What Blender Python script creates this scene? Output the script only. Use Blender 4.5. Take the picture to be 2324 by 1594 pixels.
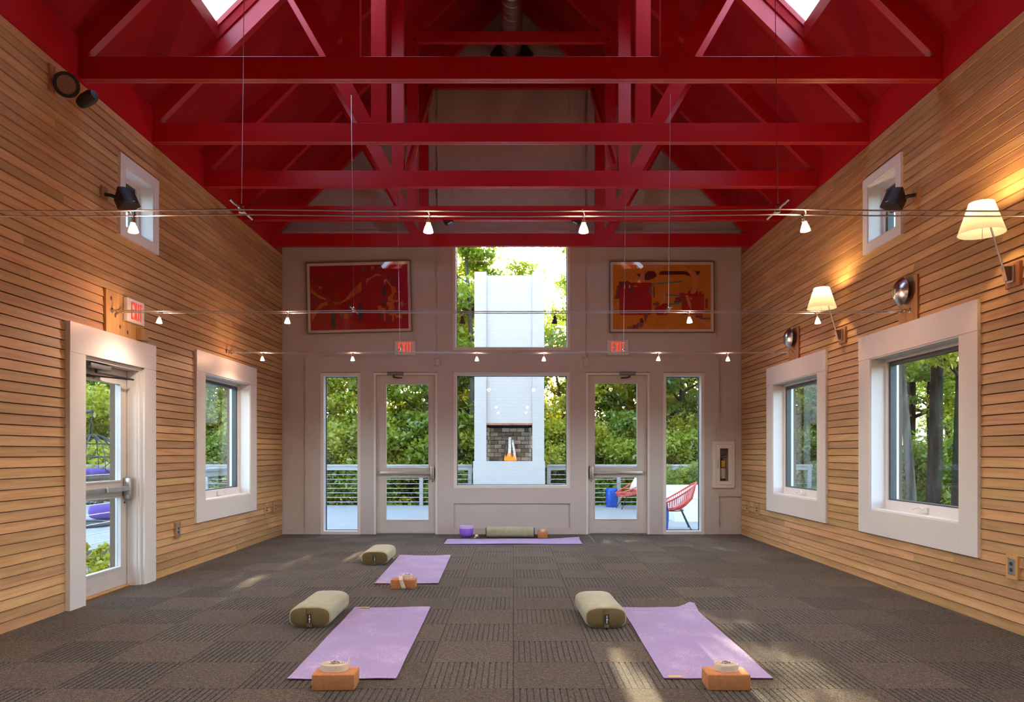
import bpy, bmesh, math, random
import numpy as np
from mathutils import Vector, Matrix, Euler

random.seed(7)
rng = np.random.default_rng(7)
for o in list(bpy.data.objects):
    bpy.data.objects.remove(o)
scene = bpy.context.scene
COL = scene.collection
PI = math.pi

# ------------------------------------------------------------------ camera
EYE = 1.283
FPX = 1665.0
cam_d = bpy.data.cameras.new('camera')
cam_d.sensor_fit = 'HORIZONTAL'
cam_d.sensor_width = 36.0
cam_d.lens = FPX / 2324.0 * 36.0
cam_d.shift_x = -3.0 / 2324.0
cam_d.shift_y = 230.0 / 2324.0
cam_d.clip_start = 0.05
cam_d.clip_end = 400
cam = bpy.data.objects.new('camera', cam_d)
COL.objects.link(cam)
cam.location = (0, 0, EYE)
cam.rotation_euler = (PI / 2, 0, 0)
scene.camera = cam

# ------------------------------------------------------------------ world, sun, exposure
SUN_EL = math.radians(16.5)
SUN_AZ = math.radians(0.5)          # to the right of straight ahead
world = bpy.data.worlds.new('world')
scene.world = world
world.use_nodes = True
wn = world.node_tree.nodes
wl = world.node_tree.links
wn.clear()
w_out = wn.new('ShaderNodeOutputWorld')
w_bg = wn.new('ShaderNodeBackground')
w_sky = wn.new('ShaderNodeTexSky')
w_sky.sky_type = 'NISHITA'
w_sky.sun_disc = False
w_sky.sun_elevation = SUN_EL
w_sky.sun_rotation = SUN_AZ
w_sky.air_density = 1.0
w_sky.dust_density = 1.5
w_sky.ozone_density = 2.0
w_bg.inputs['Strength'].default_value = 1.0
# clear sky plus an even thin haze
w_mul = wn.new('ShaderNodeVectorMath')
w_mul.operation = 'SCALE'
w_mul.inputs['Scale'].default_value = 1.9
wl.new(w_sky.outputs[0], w_mul.inputs[0])
w_add = wn.new('ShaderNodeVectorMath')
w_add.operation = 'ADD'
w_add.inputs[1].default_value = (1.05, 1.12, 1.22)
wl.new(w_mul.outputs[0], w_add.inputs[0])
wl.new(w_add.outputs[0], w_bg.inputs[0])
wl.new(w_bg.outputs[0], w_out.inputs[0])

sun_d = bpy.data.lights.new('sun', 'SUN')
sun_d.energy = 20.0
sun_d.angle = math.radians(0.35)
sun_d.color = (1.0, 0.80, 0.52)
sun = bpy.data.objects.new('sun', sun_d)
COL.objects.link(sun)
sv = Vector((math.sin(SUN_AZ) * math.cos(SUN_EL), math.cos(SUN_AZ) * math.cos(SUN_EL), math.sin(SUN_EL)))
sun.rotation_euler = sv.to_track_quat('Z', 'Y').to_euler()
sun.location = sv * 60

vs = scene.view_settings
scene.display_settings.display_device = 'sRGB'
vs.view_transform = 'Standard'
vs.look = 'None'
vs.exposure = 0.0
vs.gamma = 1.0
vs.use_curve_mapping = False
cy = scene.cycles
cy.max_bounces = 7
cy.diffuse_bounces = 4
cy.use_adaptive_sampling = True
cy.adaptive_threshold = 0.12
cy.adaptive_min_samples = 10
cy.light_sampling_threshold = 0.02
cy.glossy_bounces = 3
cy.transmission_bounces = 6
cy.transparent_max_bounces = 10
cy.sample_clamp_indirect = 4.0
cy.sample_clamp_direct = 0.0
cy.caustics_reflective = False
cy.caustics_refractive = False
cy.use_denoising = True
try:
    cy.denoiser = 'OPENIMAGEDENOISE'
    cy.denoising_input_passes = 'RGB_ALBEDO_NORMAL'
except Exception:
    pass

SPOT_W = 44.0        # power of one cable spot lamp
SCONCE_W = 20.0      # power of one wall lamp bulb
SPILL_W = 10.0        # warm light leaking back through the glass reflector of a spot lamp

# ------------------------------------------------------------------ materials
MATS = {}


def new_mat(name):
    m = bpy.data.materials.new(name)
    m.use_nodes = True
    m.node_tree.nodes.clear()
    return m, m.node_tree.nodes, m.node_tree.links


def principled(name, color, rough=0.6, metal=0.0, vary=0.0, scale=8.0, bump=0.0, bscale=60.0, spec=0.5,
               sheen=0.0, stretch=(1, 1, 1), trans=0.0):
    if name in MATS:
        return MATS[name]
    m, n, l = new_mat(name)
    out = n.new('ShaderNodeOutputMaterial')
    b = n.new('ShaderNodeBsdfPrincipled')
    b.inputs['Base Color'].default_value = (*color, 1)
    b.inputs['Roughness'].default_value = rough
    b.inputs['Metallic'].default_value = metal
    b.inputs['Specular IOR Level'].default_value = spec
    if sheen:
        b.inputs['Sheen Weight'].default_value = sheen
    tc = n.new('ShaderNodeTexCoord')
    mp = n.new('ShaderNodeMapping')
    mp.inputs['Scale'].default_value = stretch
    l.new(tc.outputs['Object'], mp.inputs[0])
    nz = n.new('ShaderNodeTexNoise')
    nz.inputs['Scale'].default_value = scale
    nz.inputs['Detail'].default_value = 5
    l.new(mp.outputs[0], nz.inputs['Vector'])
    v = max(vary, 0.02)
    cr = n.new('ShaderNodeValToRGB')
    cr.color_ramp.elements[0].position = 0.3
    cr.color_ramp.elements[1].position = 0.7
    cr.color_ramp.elements[0].color = (*[c * (1 - v) for c in color], 1)
    cr.color_ramp.elements[1].color = (*[min(1, c * (1 + v)) for c in color], 1)
    l.new(nz.outputs['Fac'], cr.inputs[0])
    l.new(cr.outputs[0], b.inputs['Base Color'])
    if bump:
        nb = n.new('ShaderNodeTexNoise')
        nb.inputs['Scale'].default_value = bscale
        nb.inputs['Detail'].default_value = 3
        l.new(mp.outputs[0], nb.inputs['Vector'])
        bp = n.new('ShaderNodeBump')
        bp.inputs['Strength'].default_value = bump
        bp.inputs['Distance'].default_value = 0.01
        l.new(nb.outputs['Fac'], bp.inputs['Height'])
        l.new(bp.outputs[0], b.inputs['Normal'])
    l.new(b.outputs[0], out.inputs[0])
    MATS[name] = m
    return m


def emission(name, color, strength):
    if name in MATS:
        return MATS[name]
    m, n, l = new_mat(name)
    out = n.new('ShaderNodeOutputMaterial')
    e = n.new('ShaderNodeEmission')
    e.inputs[0].default_value = (*color, 1)
    e.inputs[1].default_value = strength
    l.new(e.outputs[0], out.inputs[0])
    MATS[name] = m
    return m


def glass_mat(name, tint=(1, 1, 1), ior=1.45, rough=0.0):
    m, n, l = new_mat(name)
    out = n.new('ShaderNodeOutputMaterial')
    t = n.new('ShaderNodeBsdfTransparent')
    t.inputs[0].default_value = (*tint, 1)
    g = n.new('ShaderNodeBsdfGlossy')
    g.inputs['Roughness'].default_value = rough
    lw = n.new('ShaderNodeLayerWeight')
    lw.inputs['Blend'].default_value = 0.5
    pw = n.new('ShaderNodeMath')
    pw.operation = 'POWER'
    pw.inputs[1].default_value = 5.0
    l.new(lw.outputs['Facing'], pw.inputs[0])
    fr = n.new('ShaderNodeMath')
    fr.operation = 'MULTIPLY_ADD'
    f0 = ((ior - 1) / (ior + 1)) ** 2
    fr.inputs[1].default_value = 1 - f0
    fr.inputs[2].default_value = f0
    l.new(pw.outputs[0], fr.inputs[0])
    mx = n.new('ShaderNodeMixShader')
    l.new(fr.outputs[0], mx.inputs[0])
    l.new(t.outputs[0], mx.inputs[1])
    l.new(g.outputs[0], mx.inputs[2])
    l.new(mx.outputs[0], out.inputs[0])
    MATS[name] = m
    return m


def wood_mat(name, c_light, c_mid, c_dark, rough=0.5, along='Y', use_world=True, var=1.0, bump=0.15):
    m, n, l = new_mat(name)
    out = n.new('ShaderNodeOutputMaterial')
    b = n.new('ShaderNodeBsdfPrincipled')
    b.inputs['Roughness'].default_value = rough
    b.inputs['Specular IOR Level'].default_value = 0.4
    if use_world:
        geo = n.new('ShaderNodeNewGeometry')
        pos = geo.outputs['Position']
    else:
        tc = n.new('ShaderNodeTexCoord')
        pos = tc.outputs['Object']
    oi = n.new('ShaderNodeObjectInfo')
    mul = n.new('ShaderNodeMath')
    mul.operation = 'MULTIPLY'
    mul.inputs[1].default_value = 37.0
    l.new(oi.outputs['Random'], mul.inputs[0])
    add = n.new('ShaderNodeVectorMath')
    add.operation = 'ADD'
    l.new(pos, add.inputs[0])
    l.new(mul.outputs[0], add.inputs[1])
    mp = n.new('ShaderNodeMapping')
    sc = {'X': (1.1, 26, 26), 'Y': (26, 1.1, 26), 'Z': (26, 26, 1.1)}[along]
    mp.inputs['Scale'].default_value = sc
    l.new(add.outputs[0], mp.inputs[0])
    nz = n.new('ShaderNodeTexNoise')
    nz.inputs['Scale'].default_value = 1.6
    nz.inputs['Detail'].default_value = 6
    nz.inputs['Distortion'].default_value = 0.6
    l.new(mp.outputs[0], nz.inputs['Vector'])
    cr = n.new('ShaderNodeValToRGB')
    e = cr.color_ramp.elements
    e[0].position = 0.28
    e[1].position = 0.75
    e[0].color = (*c_dark, 1)
    e[1].color = (*c_light, 1)
    k = e.new(0.5)
    k.color = (*c_mid, 1)
    l.new(nz.outputs['Fac'], cr.inputs[0])
    hsv = n.new('ShaderNodeHueSaturation')
    mr = n.new('ShaderNodeMapRange')
    mr.inputs[3].default_value = 1 - 0.26 * var
    mr.inputs[4].default_value = 1 + 0.14 * var
    l.new(oi.outputs['Random'], mr.inputs[0])
    l.new(mr.outputs[0], hsv.inputs['Value'])
    mr2 = n.new('ShaderNodeMapRange')
    ml2 = n.new('ShaderNodeMath')
    ml2.operation = 'MULTIPLY'
    ml2.inputs[1].default_value = 13.7
    fr2 = n.new('ShaderNodeMath')
    fr2.operation = 'FRACT'
    l.new(oi.outputs['Random'], ml2.inputs[0])
    l.new(ml2.outputs[0], fr2.inputs[0])
    mr2.inputs[3].default_value = 0.5 - 0.010 * var
    mr2.inputs[4].default_value = 0.5 + 0.008 * var
    l.new(fr2.outputs[0], mr2.inputs[0])
    l.new(mr2.outputs[0], hsv.inputs['Hue'])
    l.new(cr.outputs[0], hsv.inputs['Color'])
    l.new(hsv.outputs[0], b.inputs['Base Color'])
    bp = n.new('ShaderNodeBump')
    bp.inputs['Strength'].default_value = bump
    bp.inputs['Distance'].default_value = 0.004
    l.new(nz.outputs['Fac'], bp.inputs['Height'])
    l.new(bp.outputs[0], b.inputs['Normal'])
    l.new(b.outputs[0], out.inputs[0])
    MATS[name] = m
    return m


def carpet_mat(name, c0, c1, c2):
    m, n, l = new_mat(name)
    out = n.new('ShaderNodeOutputMaterial')
    b = n.new('ShaderNodeBsdfPrincipled')
    b.inputs['Roughness'].default_value = 0.95
    b.inputs['Specular IOR Level'].default_value = 0.12
    b.inputs['Sheen Weight'].default_value = 0.10
    b.inputs['Sheen Roughness'].default_value = 0.5
    geo = n.new('ShaderNodeNewGeometry')
    vo = n.new('ShaderNodeTexVoronoi')
    vo.inputs['Scale'].default_value = 260
    l.new(geo.outputs['Position'], vo.inputs['Vector'])
    sp = n.new('ShaderNodeSeparateColor')
    l.new(vo.outputs['Color'], sp.inputs[0])
    n2 = n.new('ShaderNodeTexNoise')
    n2.inputs['Scale'].default_value = 45
    n2.inputs['Detail'].default_value = 3
    l.new(geo.outputs['Position'], n2.inputs['Vector'])
    nz = n.new('ShaderNodeMix')
    nz.data_type = 'FLOAT'
    nz.inputs[0].default_value = 0.45
    l.new(sp.outputs[0], nz.inputs[2])
    l.new(n2.outputs['Fac'], nz.inputs[3])
    cr = n.new('ShaderNodeValToRGB')
    e = cr.color_ramp.elements
    e[0].position = 0.22
    e[0].color = (*c0, 1)
    e[1].position = 0.80
    e[1].color = (*c2, 1)
    k = e.new(0.5)
    k.color = (*c1, 1)
    l.new(nz.outputs[0], cr.inputs[0])
    oi = n.new('ShaderNodeObjectInfo')
    mr = n.new('ShaderNodeMapRange')
    mr.inputs[3].default_value = 0.86
    mr.inputs[4].default_value = 1.14
    l.new(oi.outputs['Random'], mr.inputs[0])
    hsv = n.new('ShaderNodeHueSaturation')
    l.new(mr.outputs[0], hsv.inputs['Value'])
    l.new(cr.outputs[0], hsv.inputs['Color'])
    l.new(hsv.outputs[0], b.inputs['Base Color'])
    bp = n.new('ShaderNodeBump')
    bp.inputs['Strength'].default_value = 0.35
    bp.inputs['Distance'].default_value = 0.002
    l.new(nz.outputs[0], bp.inputs['Height'])
    l.new(bp.outputs[0], b.inputs['Normal'])
    l.new(b.outputs[0], out.inputs[0])
    MATS[name] = m
    return m


def leaf_mat(name, c1, c2):
    m, n, l = new_mat(name)
    out = n.new('ShaderNodeOutputMaterial')
    geo = n.new('ShaderNodeNewGeometry')
    nz = n.new('ShaderNodeTexNoise')
    nz.inputs['Scale'].default_value = 0.9
    nz.inputs['Detail'].default_value = 6
    nz.inputs['Roughness'].default_value = 0.75
    l.new(geo.outputs['Position'], nz.inputs['Vector'])
    cr = n.new('ShaderNodeValToRGB')
    cr.color_ramp.elements[0].position = 0.36
    cr.color_ramp.elements[1].position = 0.66
    cr.color_ramp.elements[0].color = (*c1, 1)
    cr.color_ramp.elements[1].color = (*c2, 1)
    l.new(nz.outputs['Fac'], cr.inputs[0])
    d = n.new('ShaderNodeBsdfDiffuse')
    t = n.new('ShaderNodeBsdfTranslucent')
    l.new(cr.outputs[0], d.inputs[0])
    mixc = n.new('ShaderNodeMixRGB')
    mixc.blend_type = 'MULTIPLY'
    mixc.inputs[0].default_value = 1.0
    mixc.inputs[2].default_value = (1.25, 1.15, 0.55, 1)
    l.new(cr.outputs[0], mixc.inputs[1])
    l.new(mixc.outputs[0], t.inputs[0])
    mx = n.new('ShaderNodeMixShader')
    mx.inputs[0].default_value = 0.5
    l.new(d.outputs[0], mx.inputs[1])
    l.new(t.outputs[0], mx.inputs[2])
    g = n.new('ShaderNodeBsdfGlossy')
    g.inputs['Roughness'].default_value = 0.35
    mx2 = n.new('ShaderNodeMixShader')
    mx2.inputs[0].default_value = 0.05
    l.new(mx.outputs[0], mx2.inputs[1])
    l.new(g.outputs[0], mx2.inputs[2])
    l.new(mx2.outputs[0], out.inputs[0])
    MATS[name] = m
    return m


def shade_mat(name):
    m, n, l = new_mat(name)
    out = n.new('ShaderNodeOutputMaterial')
    d = n.new('ShaderNodeBsdfDiffuse')
    d.inputs[0].default_value = (0.50, 0.46, 0.38, 1)
    t = n.new('ShaderNodeBsdfTranslucent')
    t.inputs[0].default_value = (0.50, 0.44, 0.32, 1)
    mx = n.new('ShaderNodeMixShader')
    mx.inputs[0].default_value = 0.45
    l.new(d.outputs[0], mx.inputs[1])
    l.new(t.outputs[0], mx.inputs[2])
    e = n.new('ShaderNodeEmission')
    e.inputs[0].default_value = (1.0, 0.80, 0.48, 1)
    e.inputs[1].default_value = 0.30
    ad = n.new('ShaderNodeAddShader')
    l.new(mx.outputs[0], ad.inputs[0])
    l.new(e.outputs[0], ad.inputs[1])
    l.new(ad.outputs[0], out.inputs[0])
    MATS[name] = m
    return m


def brick_mat(name, color, mortar, row=0.075, width=0.2, bump=0.3):
    """fine painted courses, too small in the picture to pick apart"""
    m, n, l = new_mat(name)
    out = n.new('ShaderNodeOutputMaterial')
    b = n.new('ShaderNodeBsdfPrincipled')
    b.inputs['Roughness'].default_value = 0.55
    tc = n.new('ShaderNodeTexCoord')
    sep = n.new('ShaderNodeSeparateXYZ')
    l.new(tc.outputs['Object'], sep.inputs[0])
    cmb = n.new('ShaderNodeCombineXYZ')
    ad = n.new('ShaderNodeMath')
    l.new(sep.outputs[0], ad.inputs[0])
    l.new(sep.outputs[1], ad.inputs[1])
    l.new(ad.outputs[0], cmb.inputs[0])
    l.new(sep.outputs[2], cmb.inputs[1])
    br = n.new('ShaderNodeTexBrick')
    br.inputs['Scale'].default_value = 1.0
    br.inputs['Brick Width'].default_value = width
    br.inputs['Row Height'].default_value = row
    br.inputs['Mortar Size'].default_value = 0.006
    br.inputs['Color1'].default_value = (*color, 1)
    br.inputs['Color2'].default_value = (*[c * 0.97 for c in color], 1)
    br.inputs['Mortar'].default_value = (*mortar, 1)
    l.new(cmb.outputs[0], br.inputs['Vector'])
    l.new(br.outputs['Color'], b.inputs['Base Color'])
    bp = n.new('ShaderNodeBump')
    bp.inputs['Strength'].default_value = bump
    bp.inputs['Distance'].default_value = 0.008
    bp.invert = True
    l.new(br.outputs['Fac'], bp.inputs['Height'])
    l.new(bp.outputs[0], b.inputs['Normal'])
    l.new(b.outputs[0], out.inputs[0])
    MATS[name] = m
    return m


def planks_mat(name, c1, c2, width=0.14):
    """deck boards seen at a grazing angle"""
    m, n, l = new_mat(name)
    out = n.new('ShaderNodeOutputMaterial')
    b = n.new('ShaderNodeBsdfPrincipled')
    b.inputs['Roughness'].default_value = 0.55
    geo = n.new('ShaderNodeNewGeometry')
    mp = n.new('ShaderNodeMapping')
    mp.inputs['Scale'].default_value = (0.5, 8, 1)
    l.new(geo.outputs['Position'], mp.inputs[0])
    nz = n.new('ShaderNodeTexNoise')
    nz.inputs['Scale'].default_value = 1.5
    nz.inputs['Detail'].default_value = 4
    l.new(mp.outputs[0], nz.inputs['Vector'])
    cr = n.new('ShaderNodeValToRGB')
    cr.color_ramp.elements[0].position = 0.3
    cr.color_ramp.elements[1].position = 0.7
    cr.color_ramp.elements[0].color = (*c1, 1)
    cr.color_ramp.elements[1].color = (*c2, 1)
    l.new(nz.outputs['Fac'], cr.inputs[0])
    l.new(cr.outputs[0], b.inputs['Base Color'])
    l.new(b.outputs[0], out.inputs[0])
    MATS[name] = m
    return m


def weave_mat(name, c1, c2, scale=70.0):
    m, n, l = new_mat(name)
    out = n.new('ShaderNodeOutputMaterial')
    b = n.new('ShaderNodeBsdfPrincipled')
    b.inputs['Roughness'].default_value = 0.8
    b.inputs['Specular IOR Level'].default_value = 0.25
    tc = n.new('ShaderNodeTexCoord')
    ck = n.new('ShaderNodeTexVoronoi')
    ck.inputs['Scale'].default_value = scale
    ck.inputs['Randomness'].default_value = 0.35
    l.new(tc.outputs['Object'], ck.inputs['Vector'])
    nz = n.new('ShaderNodeTexNoise')
    nz.inputs['Scale'].default_value = 3.0
    nz.inputs['Detail'].default_value = 4
    l.new(tc.outputs['Object'], nz.inputs['Vector'])
    ad = n.new('ShaderNodeMath')
    ad.operation = 'MULTIPLY_ADD'
    ad.inputs[1].default_value = 0.9
    l.new(ck.outputs['Distance'], ad.inputs[0])
    l.new(nz.outputs['Fac'], ad.inputs[2])
    cr = n.new('ShaderNodeValToRGB')
    cr.color_ramp.elements[0].position = 0.55
    cr.color_ramp.elements[1].position = 1.15 - 0.2
    cr.color_ramp.elements[0].color = (*c1, 1)
    cr.color_ramp.elements[1].color = (*c2, 1)
    l.new(ad.outputs[0], cr.inputs[0])
    l.new(cr.outputs[0], b.inputs['Base Color'])
    bp = n.new('ShaderNodeBump')
    bp.inputs['Strength'].default_value = 0.5
    bp.inputs['Distance'].default_value = 0.004
    bp.invert = True
    l.new(ck.outputs['Distance'], bp.inputs['Height'])
    l.new(bp.outputs[0], b.inputs['Normal'])
    l.new(b.outputs[0], out.inputs[0])
    MATS[name] = m
    return m


M_SIDING = wood_mat('siding_wood', (0.66, 0.42, 0.205), (0.58, 0.35, 0.155), (0.46, 0.255, 0.10))
M_SHEATH = principled('dark_sheathing', (0.10, 0.055, 0.025), 0.8)
M_PINE = wood_mat('pine_board', (0.62, 0.40, 0.18), (0.54, 0.32, 0.12), (0.42, 0.22, 0.07), along='Z')
M_REDWOOD = wood_mat('cedar_board', (0.50, 0.27, 0.12), (0.43, 0.22, 0.09), (0.30, 0.14, 0.05), along='Z')
M_RED = principled('red_paint', (0.46, 0.007, 0.012), 0.36, vary=0.08, scale=3, bump=0.05, bscale=40, stretch=(1, 1, 1))
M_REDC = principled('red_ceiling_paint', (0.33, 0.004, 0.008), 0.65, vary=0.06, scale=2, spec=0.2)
M_WHITE = principled('white_trim_paint', (0.74, 0.73, 0.72), 0.42, vary=0.02, scale=3)
M_WALL = principled('off_white_wall_paint', (0.55, 0.515, 0.505), 0.55, vary=0.03, scale=2)
M_DOOR = principled('white_door_paint', (0.60, 0.57, 0.545), 0.35, vary=0.02)
M_GLASS = glass_mat('window_glass', (0.97, 0.99, 0.985), 1.5)
M_PICGLASS = glass_mat('picture_glass', (1, 1, 1), 1.5)
M_DARKFRAME = principled('dark_window_gasket', (0.07, 0.075, 0.08), 0.5)
M_ALU = principled('brushed_aluminium', (0.62, 0.62, 0.62), 0.32, 1.0, vary=0.05, scale=30)
M_CHROME = principled('polished_steel', (0.72, 0.71, 0.70), 0.16, 1.0, vary=0.05, scale=30)
M_STEEL = principled('satin_steel', (0.55, 0.54, 0.52), 0.35, 1.0, vary=0.08, scale=20)
M_CLOSER = principled('dark_grey_metal', (0.20, 0.20, 0.215), 0.42, 0.85)
M_GALV = principled('galvanised_duct', (0.55, 0.52, 0.54), 0.34, 1.0, vary=0.12, scale=9)
M_BLACK = principled('black_plastic', (0.012, 0.013, 0.016), 0.45)
M_CHAR = principled('charcoal_metal', (0.03, 0.03, 0.035), 0.5)
M_OUTLET = principled('dark_outlet_plastic', (0.05, 0.04, 0.035), 0.4)
M_CARP_A = carpet_mat('carpet_plain', (0.013, 0.010, 0.008), (0.054, 0.041, 0.029), (0.19, 0.135, 0.080))
M_CARP_B = carpet_mat('carpet_ribbed', (0.013, 0.012, 0.011), (0.055, 0.047, 0.039), (0.17, 0.138, 0.102))
M_CARP_BASE = principled('carpet_backing', (0.018, 0.016, 0.015), 0.95)
M_MAT = weave_mat('lavender_mat', (0.55, 0.50, 0.72), (0.35, 0.28, 0.53), 85)
M_MATU = principled('purple_mat_underside', (0.10, 0.03, 0.22), 0.8)
M_OLIVE = principled('olive_cotton', (0.345, 0.345, 0.22), 0.85, vary=0.10, scale=14, bump=0.15, bscale=150, sheen=0.2)
M_OLIVE_SHADED = principled('olive_cotton_shaded', (0.15, 0.108, 0.038), 0.85, vary=0.10, scale=14, bump=0.15, bscale=150)  # darker copy of the olive cotton: shade painted onto the bolster ends
M_CORK = principled('cork_block', (0.50, 0.20, 0.068), 0.75, vary=0.14, scale=60, bump=0.12, bscale=200)
M_STRAP = principled('cream_cotton_strap', (0.74, 0.64, 0.50), 0.85, vary=0.06, scale=60, bump=0.2, bscale=260)
M_TAN = principled('tan_label', (0.68, 0.46, 0.24), 0.7)
M_TAGW = principled('white_print', (0.8, 0.8, 0.78), 0.6)
M_EXITBODY = principled('white_plastic', (0.72, 0.70, 0.66), 0.45)
M_EXITRED = emission('exit_red_letters', (1.0, 0.085, 0.05), 0.95)
M_BULB = emission('lit_bulb', (1.0, 0.80, 0.52), 14.0)
M_BULBDIM = emission('bulb_rim', (1.0, 0.72, 0.40), 3.0)
M_SHADE = shade_mat('lamp_shade')
M_LEAF = [leaf_mat('leaves_mid', (0.13, 0.22, 0.024), (0.42, 0.48, 0.06)),
          leaf_mat('leaves_yellow', (0.22, 0.29, 0.028), (0.64, 0.59, 0.07)),
          leaf_mat('leaves_dark', (0.09, 0.18, 0.045), (0.30, 0.41, 0.085)),
          leaf_mat('needles', (0.11, 0.20, 0.03), (0.38, 0.46, 0.07))]
M_BARK = principled('grey_bark', (0.085, 0.075, 0.060), 0.95, spec=0.1, vary=0.6, scale=9, bump=0.8, bscale=25, stretch=(1, 1, 0.25))
M_BARKD = principled('dark_bark', (0.030, 0.024, 0.018), 0.95, spec=0.1, vary=0.6, scale=9, bump=0.8, bscale=25, stretch=(1, 1, 0.25))
M_GROUND = principled('forest_floor', (0.07, 0.085, 0.03), 0.95, vary=0.5, scale=1.2)
M_DECK = planks_mat('deck_grey', (0.28, 0.29, 0.295), (0.36, 0.37, 0.375))
M_RAIL = wood_mat('weathered_rail', (0.42, 0.41, 0.40), (0.33, 0.315, 0.30), (0.22, 0.205, 0.19), along='X', var=0.5)
M_WIRE = principled('steel_cable', (0.66, 0.64, 0.60), 0.3, 1.0)
M_CHIM = brick_mat('white_painted_brick', (0.50, 0.48, 0.455), (0.46, 0.44, 0.42), bump=0.2)  # white brick, like deck and leaves, darkened to hold back outdoor brightness
M_FIREBRICK = wood_mat('sooty_brick', (0.62, 0.50, 0.33), (0.42, 0.35, 0.26), (0.12, 0.115, 0.13), use_world=False, var=2.6, along='X')
M_SOOT = principled('soot', (0.025, 0.024, 0.026), 0.9)
M_LINTEL = principled('red_lintel_brick', (0.35, 0.15, 0.10), 0.8, vary=0.3)
M_BIRCH = principled('birch_bark', (0.72, 0.68, 0.60), 0.8, vary=0.4, scale=20, stretch=(1, 1, 2))
M_FLAME = emission('flame', (1.0, 0.30, 0.035), 1.6)
M_CHAIR = principled('coral_red_cord', (0.80, 0.10, 0.075), 0.4)
M_BLUE = principled('blue_glazed_ceramic', (0.015, 0.09, 0.50), 0.25, vary=0.15)
M_BLUED = principled('dark_blue_hole', (0.004, 0.012, 0.07), 0.6)
M_PLANTER = principled('white_planter', (0.82, 0.83, 0.84), 0.5)
M_PURPLE = principled('purple_cushion', (0.085, 0.035, 0.22), 0.8)
M_BOWL = principled('frosted_violet_bowl', (0.33, 0.16, 0.88), 0.45, vary=0.08, scale=6)
M_BOWLRIM = principled('pale_violet_rim', (0.62, 0.55, 0.92), 0.4)
M_EXTRED = principled('extinguisher_red', (0.30, 0.02, 0.02), 0.3)
M_YELLOW = principled('yellow_tag', (0.85, 0.50, 0.03), 0.6)
M_PAPER = principled('mat_board', (0.80, 0.74, 0.68), 0.7)
M_PICFRAME = principled('grey_brown_frame', (0.16, 0.13, 0.115), 0.5)
M_DISH = principled('spun_steel', (0.60, 0.58, 0.55), 0.24, 1.0, vary=0.04, scale=20)
M_AREFLECT = principled('lens_brown', (0.30, 0.17, 0.12), 0.4)


# ------------------------------------------------------------------ mesh builder
def world_org(o):
    v = Vector((0, 0, 0))
    while o is not None:
        v = v + Vector(o.location)
        o = o.parent
    return v


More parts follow.
